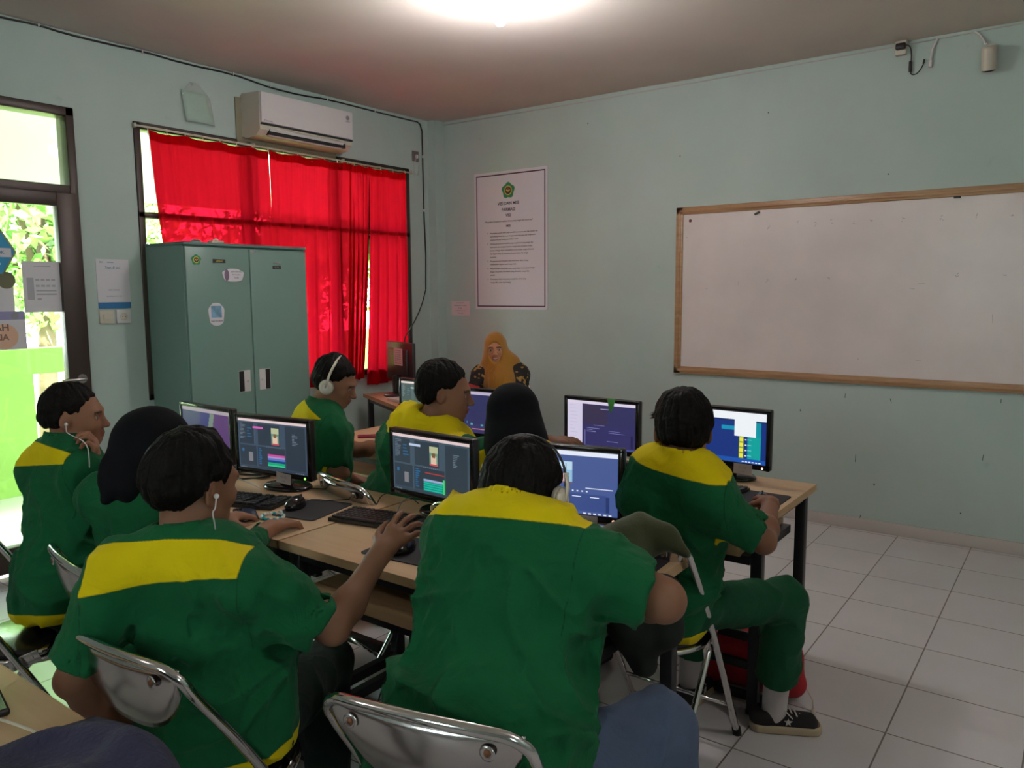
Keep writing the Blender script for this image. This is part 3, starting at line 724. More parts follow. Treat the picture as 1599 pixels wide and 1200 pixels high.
# ================================================================== CURTAINS
m = MB(); m.cyl((.030, WY0-.01, 2.542), (.030, WY1+.02, 2.535), .0065, n=10)
for y in (WY0, -1.9, -1.1, WY1+.01): m.bx(0, .036, y-.006, y+.006, 2.53, 2.556, .002)
rod = tag(m.build('curtain_rail', 'cream'), 'thin cream curtain rail across the top of the window', 'curtain rail')
def curtain(y0, y1, yb0, yb1, zb, lb, seed, folds, x0=.032, open_low=0.0, ztop=2.522):
    rg = random.Random(seed); ph = [rg.uniform(0, 6) for _ in range(4)]
    nu, nv = 150, 46; grid = []
    for j in range(nv):
        v = j/(nv-1); row = []
        for i in range(nu):
            u = i/(nu-1)
            w = math.sin(2*PI*folds*u + ph[0] + .5*math.sin(3*u*PI+ph[1]) + .25*math.sin(v*2+ph[2]))
            amp = (.007+.016*min(1, v*2.2))
            sh = max(0, w)**1.5 - max(0, -w)**1.5
            pleat = .004*math.sin(2*PI*folds*2.7*u+ph[3])*max(0, 1-v*6)
            ya = y0+(yb0-y0)*v**1.3; yb = y1+(yb1-y1)*v**1.3
            y = ya+(yb-ya)*u + .012*math.cos(2*PI*folds*u+ph[0])*min(1, v*2)
            sag = .012*abs(math.sin(PI*folds*.5*u))*max(0, 1-v*3)
            row.append((x0+.016+amp*sh+pleat, y, ztop-sag - v*(ztop-zb) + .006*math.sin(9*u+ph[2])*v))
        grid.append(row)
    m = MB(); m.sheet(grid); o = m.build('curtain', 'curtain')
    tag(o, lb, 'curtain', 'red window curtains')
    # hem along the top: a doubled strip, and the hooks on the rail
    m = MB(); m.sheet([[(p[0]-.003, p[1], p[2]+.002) for p in grid[0]], [(p[0]-.003, p[1], p[2]) for p in grid[1]], [(p[0]-.003, p[1], p[2]+.02) for p in grid[2]]]); m.build('top_hem', 'curtain', o)
    n = max(3, int((y1-y0)/.11))
    for k in range(n+1):
        y = y0+(y1-y0)*k/n
        h = MB(); h.tube([(.030, y, 2.545), (.040, y, 2.535), (.042, y, 2.52), (.040, y, 2.50), (.046, y, 2.492)], .0028, 6); h.build('hook', 'cream', o)
    return o
curtain(-2.66, -1.80, -2.52, -1.78, .84, 'wide red sheer curtain behind the green metal cabinet', 1, 7.2)
curtain(-1.79, -1.05, -1.80, -1.12, .84, 'red sheer curtain below the air conditioner', 2, 6.4)
curtain(-1.07, -.86, -1.14, -.99, .86, 'narrow bunched red curtain in the middle of the window', 5, 4.0, .045)
curtain(-.86, -.44, -.96, -.47, .80, 'short-width red curtain at the window edge near the room corner', 3, 4.2)

# ================================================================== CABINET
CX, CY0, CY1, CZ = .45, -2.715, -1.835, 1.825
t = empty('metal_cabinet', (.235, (CY0+CY1)/2, 0), label='tall sage green two-door metal cabinet in front of the window', cat='cabinet')
cy = (CY0+CY1)/2
m = MB(); m.bx(-.205, .195, CY0-cy, CY1-cy, 0.06, CZ, .004); m.bx(-.19, .18, CY0-cy+.02, CY1-cy-.02, 0, .06); m.build('body', 'cabinet', t)
m = MB(); m.bx(-.207, .216, CY0-cy-.002, CY1-cy+.002, CZ-.002, CZ+.016, .003); m.build('top_rim', 'cabinetedge', t)
for s, a, b in ((0, CY0-cy+.005, -.003), (1, .003, CY1-cy-.005)):
    d = MB(); d.bx(.195, .215, a, b, .075, CZ-.012, .003); o = d.build('door', 'cabinet', t)
    yc = -.075 if s == 0 else .075
    d = MB(); d.bx(.214, .219, yc-.042, yc+.042, .925, 1.06, .002); d.build('handle_plate', 'white', o)
    d = MB(); y0 = yc-.040 if s == 0 else yc+.004; d.bx(.2195, .2205, y0, y0+.034, .929, 1.056); d.build('handle_recess', 'black', o)
    d = MB(); yk = yc+.022 if s == 0 else yc-.022; d.cyl((.219, yk, .99), (.2225, yk, .99), .006, n=14); d.build('keyhole', 'silver', o)
emblem(t, (.2162, Xp(306, 406, .45)[1]-cy, Xp(306, 406, .45)[2]), .030, R_LEFT)
def plate(px, py, w, h, mt, tx, tm, name='label_plate', sz=.014):
    p = Xp(px, py, .45); d = MB(); d.bx(.2155, .217, p[1]-cy-w/2, p[1]-cy+w/2, p[2]-h/2, p[2]+h/2, .001); o = d.build(name, mt, t)
    if tx: text(tx, sz, (.2174, p[1]-cy, p[2]-sz*.35), R_LEFT, tm, o)
    return o
plate(342, 408, .085, .022, 'ink', 'LEMARI', 'gold')
plate(432, 418, .065, .022, 'ink', 'ELITE', 'silver')
plate(432, 411, .055, .008, 'silver', None, None)
plate(395, 393, .035, .010, 'silver', None, None, 'small_tag')
def blob_sticker(px, py, w, h, lb, nm, inner):
    p = Xp(px, py, .452); tt = empty(nm, (.4525, float(p[1]), float(p[2])), label=lb, cat='sticker')
    pts = []
    for k in range(36):
        a = 2*PI*k/36; pts.append((0, w/2*math.copysign(abs(math.cos(a))**.6, math.cos(a))*(1+.06*math.sin(5*a)), h/2*math.copysign(abs(math.sin(a))**.7, math.sin(a))*(1+.06*math.cos(4*a))))
    d = MB(); d.poly(pts, .0012, (1, 0, 0)); d.build('paper', 'paper', tt)
    inner(tt)
def inn1(tt):
    d = MB(); d.poly([(.0013, -.045+.016*math.cos(a), .0+.035*math.sin(a)) for a in np.linspace(0, 2*PI, 16, endpoint=False)], .0005, (1, 0, 0)); d.build('figure_print', mat('purple_print', (.25, .16, .25), .6), tt)
    for i, s in enumerate(('Jagalah kebersihan', 'dan kerapihan', 'ruangan')): text(s, .0105, (.0018, .022, .018-.018*i), R_LEFT, 'inkgrey', tt)
def inn2(tt):
    d = MB(); d.bx(.0013, .0018, -.035, .035, -.02, .05); d.build('photo_print', mat('pale_blue_print', (.20, .38, .55), .6, var=.35, vscale=14), tt)
    text('TAAT ATURAN', .012, (.0018, 0, -.045), R_LEFT, 'ink', tt)
blob_sticker(364, 430, .145, .075, 'white cut-out sticker with small text on the cabinet door', 'cabinet_sticker', inn1)
blob_sticker(338, 491, .105, .13, 'white sticker with a pale blue picture on the cabinet door', 'picture_sticker', inn2)
p = Xp(337, 379, .3); m = MB(); m.box((.30, float(p[1]), CZ+.016+.012), (.05, .085, .024), .006); m.tube([(.3, float(p[1])-.03, CZ+.03), (.3, float(p[1]), CZ+.055), (.3, float(p[1])+.03, CZ+.03)], .005, 8, smooth_path=2)
tag(m.build('gadget', 'cream'), 'small cream gadget lying on top of the green cabinet', 'gadget')
p = Xp(306, 381, .3); m = MB(); m.ell((.3, float(p[1]), CZ+.028), (.025, .035, .013))
tag(m.build('bundle', mat('grey_green_cloth', (.22, .27, .25), .8)), 'small grey bundle on top of the green cabinet', 'bundle')

# ================================================================== TABLES
def table(x0, x1, y0, y1, lb, group, tray=True, topz=.75):
    t = empty('computer_table', ((x0+x1)/2, (y0+y1)/2, 0), label=lb, cat='table', group=group)
    w, d = (x1-x0)/2-.002, (y1-y0)/2
    m = MB(); m.bx(-w+.002, w-.002, -d+.003, d-.003, topz-.026, topz, .0015); top = m.build('tabletop', 'table', t)
    m = MB(); m.bx(-w, w, -d, -d+.004, topz-.0275, topz-.0005); m.bx(-w, w, d-.004, d, topz-.0275, topz-.0005)
    m.bx(-w, -w+.003, -d, d, topz-.0275, topz-.0005); m.bx(w-.003, w, -d, d, topz-.0275, topz-.0005); m.build('edge_band', 'edge', top)
    s = .02
    for sx in (-1, 1):
        for sy in (-1, 1):
            cx, cyy = sx*(w-.045), sy*(d-.045)
            m = MB(); m.bx(cx-s, cx+s, cyy-s, cyy+s, 0.004, topz-.028, .003); lg = m.build('leg', 'blackmetal', t)
            m = MB(); m.bx(cx-s-.002, cx+s+.002, cyy-s-.002, cyy+s+.002, 0, .018, .003); m.build('foot', 'rubber', lg)
    m = MB(); q = w-.045
    m.bx(-q, q, -d+.03, -d+.055, topz-.062, topz-.028); m.bx(-q, q, d-.055, d-.03, topz-.062, topz-.028)
    m.bx(-q-.012, -q+.012, -d+.04, d-.04, topz-.062, topz-.028); m.bx(q-.012, q+.012, -d+.04, d-.04, topz-.062, topz-.028)
    m.build('top_rail', 'blackmetal', t); m = MB()
    for sx in (-1, 1): m.bx(sx*q-.015, sx*q+.015, -d+.04, d-.04, .11, .145)
    m.bx(-q, q, d-.06, d-.03, .11, .145); m.build('lower_rail', 'blackmetal', t)
    if tray:
        m = MB(); m.bx(-w+.10, w-.10, -d+.02, d-.1, topz-.155, topz-.135, .001)
        tr = m.build('keyboard_tray', 'edge', t)
        m = MB(); m.bx(-w+.10, w-.10, -d+.012, -d+.032, topz-.16, topz-.118, .002); m.build('tray_lip', 'edge', tr)
        m = MB(); m.bx(-w+.07, w-.07, -d+.03, d-.1, topz-.19, topz-.158); m.build('tray_frame', 'blackmetal', t)
    return t
G1 = 'beech computer tables'
NY0, NY1, FY0, FY1 = -3.775, -3.155, -2.64, -2.03
table(2.645, 3.785, NY0, NY1, 'beech table of the nearer row at its free end, under the large boy with headphones', G1)
table(1.47, 2.64, NY0, NY1, 'beech table of the nearer row carrying the bead bracelet and phone', G1)
table(2.60, 3.845, FY0, FY1, 'beech table of the further row at its free end, nearest the white board', G1)
table(1.33, 2.595, FY0, FY1, 'beech table of the further row with the red phone, nearest the cabinet', G1)
table(2.30, 3.66, -5.26, -4.655, 'table in the lower corner carrying the dark tablet and navy cloth', G1, tray=False)
# teacher's desk, set at an angle near the corner
tdesk = table(-.58, .58, -.29, .29, 'teacher desk with red folders near the curtained window', 'teacher desk', tray=False)
tdesk.location = (.78, -1.06, 0); tdesk.rotation_euler.z = -.46
TDM = Matrix.Translation((.78, -1.06, 0)) @ Matrix.Rotation(-.46, 4, 'Z')
def td(x, y, z): return tuple(TDM @ Vector((x, y, z)))

# ================================================================== FOLDING CHAIRS
def make_chair():
    t = empty('folding_chair')
    HW = .205
    def side(s):
        return [(s*.20, .235, .012), (s*HW, .02, .40), (s*HW, -.10, .60), (s*HW, -.20, .745)]
    L_, R_ = side(-1), side(1)
    arch = L_ + [(-HW+.004, -.222, .785), (-HW+.035, -.236, .808), (-.12, -.250, .815), (0, -.258, .818), (.12, -.250, .815), (HW-.035, -.236, .808), (HW-.004, -.222, .785)] + R_[::-1]
    m = MB(); m.tube(arch, .0115, 12, smooth_path=2); m.build('tube_frame', 'chrome', t)
    for s in (-1, 1):
        m = MB(); m.cyl((s*.20, .24, 0), (s*.20, .228, .03), .015, n=14); m.build('rubber_foot', 'rubber', t)
        m = MB(); m.cyl((s*.18, -.262, 0), (s*.18, -.252, .03), .015, n=14); m.build('rubber_foot', 'rubber', t)
        m = MB(); m.box((s*(HW-.014), .0, .425), (.004, .12, .036), .0015, Matrix.Rotation(.35, 3, 'X'))
        for k in range(3): m.cyl((s*(HW-.018), -.035+.035*k, .414+.012*k), (s*(HW-.008), -.035+.035*k, .414+.012*k), .006, n=10)
        m.build('hinge_bracket', 'chromeworn', t)
    m = MB(); m.tube([(-.18, -.258, .015), (-.185, .035, .445), (-.17, .07, .448), (0, .075, .448), (.17, .07, .448), (.185, .035, .445), (.18, -.258, .015)], .0105, 12, smooth_path=1)
    m.cyl((-.182, -.18, .13), (.182, -.18, .13), .007); m.cyl((-.2, .165, .14), (.2, .165, .14), .007); m.build('rear_leg', 'chrome', t)
    # backrest: a chromed sheet under the top tube, curved lower edge
    g = []
    for j in range(9):
        v = j/8; row = []
        for i in range(21):
            u = i/20*2-1; x = u*(HW-.010)*(1-.10*v**2)
            zt = .806; zb = .640+.105*abs(u)**3.5
            z = zt+(zb-zt)*v
            y = -.252+.030*u*u + (.81-z)*.42*.62 - .012*math.sin(v*PI)
            row.append((x, y, z))
        g.append(row)
    m = MB(); m.sheet(g, .004); bk = m.build('backrest', 'chromeworn', t)
    for (x, z) in ((-.135, .775), (.135, .775)):
        m = MB(); y = -.252+.030*(x/(HW-.008))**2+(.81-z)*.26-.012
        m.lathe([(.0145, 0), (.0145, .0012), (.0105, .0026), (.0065, .0010)], (x, y-.004, z), Matrix.Rotation(PI/2, 3, 'X'), 20); bt = m.build('bolt', 'chromeworn', bk); m = MB(); m.lathe([(.0068, .0004), (.0062, .0026), (0, .0030)], (x, y-.004, z), Matrix.Rotation(PI/2, 3, 'X'), 16); m.build('bolt_head', 'rust', bt)
    text('CHITOSE', .014, (0, -.262+(.81-.70)*.26-.004, .70), R_FRONT, 'rust', bk, name='stamp')
    m = MB(); m.lathe([(0, .408), (.16, .408), (.178, .413), (.180, .423), (.176, .429), (0, .429)], (0, 0, 0), None, 36)
    for v in m.bm.verts: v.co.x *= 1.02; v.co.y *= 1.05
    m.build('seat_pan', 'chrome', t)
    m = MB(); m.lathe([(0, .429), (.160, .429), (.170, .434), (.168, .445), (.150, .452), (0, .455)], (0, 0, 0), None, 36)
    for v in m.bm.verts: v.co.x *= 1.03; v.co.y *= 1.06
    m.build('seat_pad', 'vinyl', t)
    return t
_chair0 = make_chair(); _chair_used = [False]
def chair(x, y, deg, lb):
    o = _chair0 if not _chair_used[0] else copy_tree(_chair0)
    _chair_used[0] = True
    o.location = (x, y, 0); o.rotation_euler = (0, 0, math.radians(deg))
    tag(o, lb, 'chair', 'chrome folding chairs'); return o

# ================================================================== COMPUTERS
SW, SH = .374, .205
def hexc(r, g, b):
    f = lambda c: (c/255/12.92 if c/255 <= .04045 else ((c/255+.055)/1.055)**2.4)
    return (f(r), f(g), f(b), 1)
def screen(parent, rects, z0):
    vs_, fs, cols = [], [], []
    for k, (u0, v0, u1, v1, c) in enumerate(rects):
        y = -.0165-.00004*k; n = len(vs_)
        for (u, v) in ((u0, v1), (u1, v1), (u1, v0), (u0, v0)): vs_.append(((u-.5)*SW, y, z0+(1-v)*SH))
        fs.append((n, n+1, n+2, n+3)); cols.append(c)
    me = bpy.data.meshes.new('screen'); me.from_pydata(vs_, [], fs)
    a = me.color_attributes.new('Col', 'FLOAT_COLOR', 'CORNER')
    for i, c in enumerate(cols):
        for k in range(4): a.data[i*4+k].color = c
    return link('screen', me, 'screen', parent)
def lines(r, u0, v0, u1, v1, n, c, rg, fill=.5):
    for i in range(n):
        v = v0+(v1-v0)*i/n; r.append((u0, v, u0+(u1-u0)*rg.uniform(.35, 1)*1, v+(v1-v0)/n*fill, c))
def ui_editor(seed, tone, clip, photo, tl='a'):
    rg = random.Random(seed); r = [(0, 0, 1, 1, hexc(*tone)), (0, 0, 1, .05, hexc(228, 205, 205)), (0, .94, 1, 1, hexc(*(int(c*.8) for c in tone)))]
    dk = hexc(*(int(c*.72) for c in tone)); lt = hexc(118, 132, 146); bl = hexc(45, 105, 150)
    r += [(.02, .08, .24, .50, dk), (.26, .07, .27, .52, lt) if 0 else (.245, .08, .247, .5, lt), (.30, .08, .62, .50, dk), (.70, .08, .98, .93, dk), (.02, .53, .27, .93, dk), (.29, .53, .69, .93, dk)]
    lines(r, .03, .10, .12, .42, 12, lt, rg, .35); lines(r, .14, .18, .22, .4, 4, bl, rg, .3); lines(r, .80, .22, .88, .45, 8, lt, rg, .4)
    r.append((.23, .14, .38, .18, hexc(*clip)))
    u, v = photo; r += [(u, .14, u+.11, .47, hexc(110, 150, 130)), (u, .14, u+.11, .25, hexc(185, 190, 150)), (u+.02, .30, u+.09, .46, hexc(225, 195, 170)), (u+.035, .25, u+.075, .33, hexc(120, 90, 60)), (u, .44, u+.11, .47, hexc(200, 80, 90))]
    for k in range(9): r.append((.42+.025*k, .515, .43+.025*k, .528, lt))
    lines(r, .31, .56, .38, .90, 9, bl, rg, .5)
    if tl == 'a':
        for i, c in enumerate(((215, 70, 160), (170, 150, 200), (90, 120, 200), (20, 60, 130), (20, 170, 120), (40, 200, 140))): r.append((.44, .66+.04*i, .69, .70+.04*i-.004, hexc(*c)))
    else:
        r += [(.44, .60, .69, .62, hexc(170, 60, 60)), (.42, .72, .69, .76, hexc(150, 175, 210))]
        for i in range(4): r.append((.42, .77+.04*i, .67, .80+.04*i, hexc(10, 190, 165)))
        r.append((.675, .68, .695, .93, hexc(60, 225, 110)))
    for k in range(5): r.append((.03+.02*k, .96, .04+.02*k, .985, lt)); r.append((.84+.025*k, .96, .855+.025*k, .98, lt))
    r += [(.06, .60, .09, .66, bl), (.16, .66, .22, .84, hexc(125, 125, 130))]
    return r
def ui_list(seed):
    rg = random.Random(seed); b = hexc(72, 92, 150); d = hexc(56, 74, 130); w = hexc(235, 240, 255); c = hexc(40, 150, 230)
    r = [(0, 0, 1, 1, b), (0, 0, 1, .07, w), (0, .12, .42, .165, hexc(225, 230, 250)), (.0, .28, .12, .90, hexc(105, 140, 215)), (.12, .19, .38, .9, d)]
    lines(r, .14, .20, .24, .89, 27, hexc(175, 190, 225), rg, .38); lines(r, .28, .24, .34, .42, 5, c, rg, .5); lines(r, .28, .50, .36, .74, 7, c, rg, .45)
    r += [(.28, .79, .37, .81, hexc(210, 225, 190)), (.28, .81, .33, .86, hexc(225, 215, 90)), (.33, .81, .37, .83, w)]
    r += [(.42, .17, .60, .52, hexc(150, 195, 225)), (.42, .17, .60, .30, hexc(190, 220, 240)), (.46, .34, .54, .50, hexc(215, 170, 170)), (.48, .29, .525, .36, hexc(70, 80, 110)), (.42, .49, .60, .52, hexc(110, 90, 110)), (.54, .2, .547, .5, hexc(70, 100, 120))]
    for k in range(8): r.append((.43+.042*k, .61, .445+.042*k, .63, w))
    r += [(.41, .66, .90, .93, hexc(58, 78, 138)), (.43, .70, .51, .712, w), (.6, .70, .68, .712, w), (.76, .70, .84, .712, w), (.72, .56, .96, .572, w), (.90, .68, .93, .93, hexc(40, 58, 110))]
    for k in range(6): r.append((.70+.045*k, .955, .725+.045*k, .975, w))
    return r
def ui_dark(seed):
    rg = random.Random(seed); b = hexc(52, 50, 100); r = [(0, 0, 1, 1, b), (0, 0, 1, .06, hexc(225, 215, 235)), (0, .06, .23, .95, hexc(215, 208, 232)), (.24, .08, .98, .5, hexc(50, 50, 96)), (.24, .08, .6, .5, hexc(58, 50, 80))]
    lines(r, .04, .10, .16, .85, 10, hexc(190, 185, 215), rg, .12); lines(r, .30, .57, .50, .68, 3, hexc(150, 150, 205), rg, .25); lines(r, .62, .60, .95, .68, 2, hexc(130, 130, 190), rg, .2)
    r += [(.27, .62, .275, .95, hexc(150, 150, 205)), (.5, .14, .62, .155, hexc(160, 160, 200)), (.4, .5, .56, .51, hexc(130, 130, 190)), (.6, .82, .76, .83, hexc(130, 130, 190)), (.94, .66, .97, .93, hexc(35, 35, 80)), (0, .95, 1, 1, hexc(70, 80, 140))]
    return r
def ui_teal(seed):
    w = hexc(245, 250, 255); n = hexc(22, 52, 128); r = [(0, 0, 1, 1, n), (0, 0, 1, .15, w), (0, .15, 1, .18, hexc(20, 40, 90)), (.78, .18, .94, .90, hexc(10, 150, 165)), (.78, .24, .86, .3, hexc(90, 120, 200)), (.80, .46, .94, .90, hexc(10, 165, 160)), (.46, .28, .62, .36, hexc(15, 150, 185)), (.62, .10, .88, .47, w), (.68, .47, .735, .90, hexc(150, 170, 60))]
    for k in range(4): r.append((.685, .49+.105*k, .73, .565+.105*k, hexc(240, 235, 70))); r.append((.75, .52+.105*k, .77, .54+.105*k, w)); r.append((.78, .52+.105*k, .83, .53+.105*k, hexc(150, 230, 230)))
    r += [(0, .90, 1, 1, hexc(25, 85, 175)), (.0, .15, .3, .17, n), (.2, .2, .32, .215, w)]
    for k in range(5): r.append((.1+.03*k, .955, .12+.03*k, .98, (w, hexc(230, 80, 60))[k % 2]))
    for k in range(6): r.append((.72+.04*k, .95, .745+.04*k, .97, w))
    return r
def ui_indigo(seed):
    r = [(0, 0, 1, 1, hexc(62, 60, 104)), (0, 0, 1, .075, hexc(168, 155, 165)), (.4, .08, .62, 1, hexc(48, 44, 112)), (.62, .08, 1, 1, hexc(84, 44, 108))]  # purple right part paints the red curtain's reflection into the display colours
    for i in range(10): r.append((.60-.015*i, .08+.09*i, .69-.015*i, .175+.09*i, hexc(112, 128, 118)))
    return r
def monitor(x, y, deg, rects, lb, brand=None, led=None, bl=False, tilt=0.0, card=None):
    t = empty('monitor', (x, y, .752), math.radians(deg), label=lb, cat='monitor', group='desktop monitors')
    m = MB(); m.lathe([(0, 0), (.118, 0), (.120, .004), (.112, .012), (.05, .018), (0, .02)], (0, .062, 0), Matrix.Diagonal((.95, .66, 1)), 32); m.build('base', 'blackgloss', t)
    m = MB(); m.box((0, .052, .07), (.055, .026, .13), .008); m.box((0, .035, .13), (.075, .05, .06), .01); m.build('stand', 'black', t)
    z0, z1 = .060, .302
    m = MB(); m.box((0, 0, (z0+z1)/2), (.412, .030, z1-z0), .006); m.box((0, .020, (z0+z1)/2), (.30, .026, .17), .012); body = m.build('casing', 'black', t)
    s0 = z1-.016-SH
    m = MB()
    for (a, b, c, d) in ((-.206, .206, z1-.014, z1-.001), (-.206, .206, z0+.001, s0+.002), (-.206, -.188, z0, z1), (.188, .206, z0, z1)): m.bx(a, b, -.0195, -.012, c, d, .003)
    m.build('bezel', 'blackgloss', t)
    screen(t, rects, s0-.001)
    if brand: text(brand, .011, (0 if not bl else -.165, -.0198, z0+.006), R_FRONT, 'silver', t, name='maker_mark')
    if led:
        m = MB(); m.cyl((.175, -.0192, z0+.010), (.175, -.0205, z0+.010), .0045, n=14); m.build('power_light', led, t)
    if card:
        n_ = empty('monitor_card', (0, 0, 0), label=card[0], cat='card')
        n_.matrix_world = Matrix.Translation((x, y, .752)) @ Matrix.Rotation(math.radians(deg), 4, 'Z')
        m = MB(); m.box((card[1], -.024, z0+.001), (.078, .0015, .042), 0, Matrix.Rotation(card[2], 3, 'Y')); m.build('sheet', mat('smudged_card', (.50, .43, .42), .8), n_)
        RR = Matrix.Rotation(card[2], 3, 'Y') @ R_FRONT
        text(card[3], .013, (card[1], -.0252, z0+.002), RR, 'inkgrey', n_); text(card[4], .010, (card[1], -.0252, z0-.013), RR, 'inkgrey', n_)
    return t
ED1 = ui_editor(1, (62, 78, 98), (215, 95, 180), (.50, 0)); ED2 = ui_editor(2, (68, 86, 100), (190, 205, 230), (.50, 0), 'b')
MON = dict(
 m1=monitor(1.60, -3.34, -2, ui_indigo(1), 'monitor with indigo display and painted purple reflection, between the black headscarf and the editing screen', None, None),
 m2=monitor(2.108, -3.375, 7, ED1, 'monitor showing a magenta, blue and green timeline, in front of the boy with white earphones', None, 'ledgreen', card=('crumpled card taped under the monitor with the magenta timeline', .065, .08, 'PC 02', 'LAB')),
 m3=monitor(2.88, -3.292, -3, ED2, 'monitor showing a teal timeline, behind the hand raised over the keyboard', 'BENQ', None, bl=True),
 m4=monitor(3.363, -3.205, 12, ui_list(3), 'monitor showing a blue settings list and a portrait, beside the large boy', None, 'ledred', card=('grey card taped under the monitor with the blue settings list', .085, .0, 'PC 010', 'LAB')),
 f1=monitor(1.775, -2.13, -4, ui_editor(7, (60, 74, 90), (150, 160, 170), (.5, 0)), 'monitor mostly hidden behind the stout boy with wavy hair', None, None),
 f2=monitor(2.355, -2.26, 3, ui_dark(5)[:1]+[(0, 0, 1, .07, hexc(190, 180, 205)), (.0, .07, .45, .78, hexc(46, 46, 92)), (.45, .07, 1, .78, hexc(60, 64, 66)), (.05, .72, .07, .76, hexc(80, 150, 170)), (.12, .76, .16, .80, hexc(80, 170, 170)), (.3, .77, .34, .81, hexc(80, 170, 170)), (.15, .88, .5, .9, hexc(200, 120, 120))], 'dark blue monitor below the teacher, beside the girl in the black headscarf', None, None),
 f3=monitor(2.958, -2.244, -1, ui_dark(5), 'monitor with a pale side panel and a green paper tag over its top', 'acer', 'led', card=('pale note stuck under the monitor with the green tag', .10, .0, 'PC 04', 'LAB')),
 f4=monitor(3.51, -2.175, -3, ui_teal(4), 'monitor showing a white box over a teal list, nearest the white board', 'acer', 'ledred', card=('grey card taped under the monitor nearest the white board', .085, .0, 'PC 05', 'LAB')),
)
for k_ in ('f1', 'f2', 'f3', 'f4'): MON[k_].scale = (.94, 1, 1.03)
m = MB(); m.poly([(.035, -.0215, .314), (.078, -.0215, .314), (.067, -.0215, .272), (.050, -.0215, .248), (.046, -.0215, .272)], .001, (0, -1, 0)); o = m.build('paper_tag', mat('leaf_green_paper', (.10, .42, .10), .7))
o.location = (2.958, -2.244, .752); tag(o, 'pointed green paper tag hanging over the top of a monitor', 'tag')

def make_keyboard():
    t = empty('keyboard')
    m = MB(); m.poly([(-.215, -.075, 0), (.215, -.075, 0), (.215, .075, 0), (-.215, .075, 0)], .012, (0, 0, 1)); m.build('case', 'black', t)
    m = MB()
    for r_ in range(6):
        y = .055-.022*r_ - (.004 if r_ else 0)
        x = -.205
        while x < .20:
            w = .0165
            if r_ == 5 and -.13 < x < .0: w = .105
            if not (.075 < x < .085 or .137 < x < .147): m.box((x+w/2, y, .016), (w, .017, .009), .002, seg=1)
            x += w+.0026
    m.build('keys', 'keys', t); return t
_kb = make_keyboard(); _kbu = [False]
def keyboard(x, y, deg, lb):
    o = copy_tree(_kb) if _kbu[0] else _kb
    _kbu[0] = True; o.location = (x, y, .7515); o.rotation_euler.z = math.radians(deg); tag(o, lb, 'keyboard', 'black keyboards')
def make_mouse():
    t = empty('mouse')
    g = MB(); b = bmesh.new(); bmesh.ops.create_uvsphere(b, u_segments=24, v_segments=14, radius=1)
    for v in b.verts:
        z = v.co.z; v.co = Vector((v.co.x*.031*(1-.12*v.co.y), v.co.y*.054, max(z, -.25)*.034+.0085))
    g._merge(b, (0, 0, 0), None, True); g.build('shell', 'blackgloss', t)
    g = MB(); g.box((0, .033, .034), (.007, .02, .014), .003); g.build('wheel', 'rubber', t); return t
_ms = make_mouse(); _msu = [False]
def mouse(x, y, deg, lb, z=.755):
    o = copy_tree(_ms) if _msu[0] else _ms
    _msu[0] = True; o.location = (x, y, z); o.rotation_euler.z = math.radians(deg); tag(o, lb, 'mouse', 'black mice')
def pad(x, y, deg, lb, w=.24, d=.20):
    m = MB(); pts = []
    for (cx, cyy, a0) in ((w/2-.015, d/2-.015, 0), (-w/2+.015, d/2-.015, 90), (-w/2+.015, -d/2+.015, 180), (w/2-.015, -d/2+.015, 270)):
        for k in range(5): a = math.radians(a0+22.5*k); pts.append((cx+.015*math.cos(a), cyy+.015*math.sin(a), 0))
    m.poly(pts, .003, (0, 0, 1)); o = m.build('mouse_pad', 'pad'); o.location = (x, y, .7505); o.rotation_euler.z = math.radians(deg); tag(o, lb, 'mouse mat', 'dark mouse mats')

keyboard(2.11, -3.57, 18, 'black keyboard under the monitor with the magenta timeline')
keyboard(2.805, -3.425, 11, 'worn black keyboard under the raised hand, below the teal timeline monitor')
keyboard(1.60, -3.55, 0, 'black keyboard in front of the girl in the black headscarf of the nearer row')
keyboard(3.30, -3.42, 10, 'black keyboard in front of the large boy with headphones')
keyboard(3.44, -2.36, -4, 'black keyboard in front of the boy nearest the white board')
keyboard(2.86, -2.42, 0, 'black keyboard under the monitor with the green tag')
keyboard(2.32, -2.45, 4, 'black keyboard below the teacher, in front of the stout boy')
pad(2.45, -3.475, 12, 'dark mat under the mouse beside the bead bracelet', .19, .24)
mouse(2.385, -3.50, 20, 'black mouse beside the bead bracelet')
pad(3.06, -3.60, 5, 'dark mat under the mouse behind the back of the large boy')
mouse(3.055, -3.625, 10, 'black mouse on the table edge behind the back of the large boy')
pad(3.655, -3.30, 3, 'dark mat at the free end of the nearer table row', .20, .22)
mouse(3.635, -3.235, 5, 'black mouse at the free end of the nearer table row')
pad(3.728, -2.40, 0, 'dark mat under the hand at the free end of the further row', .19, .21)
mouse(3.765, -2.475, 15, 'black mouse in the hand of the boy nearest the white board')
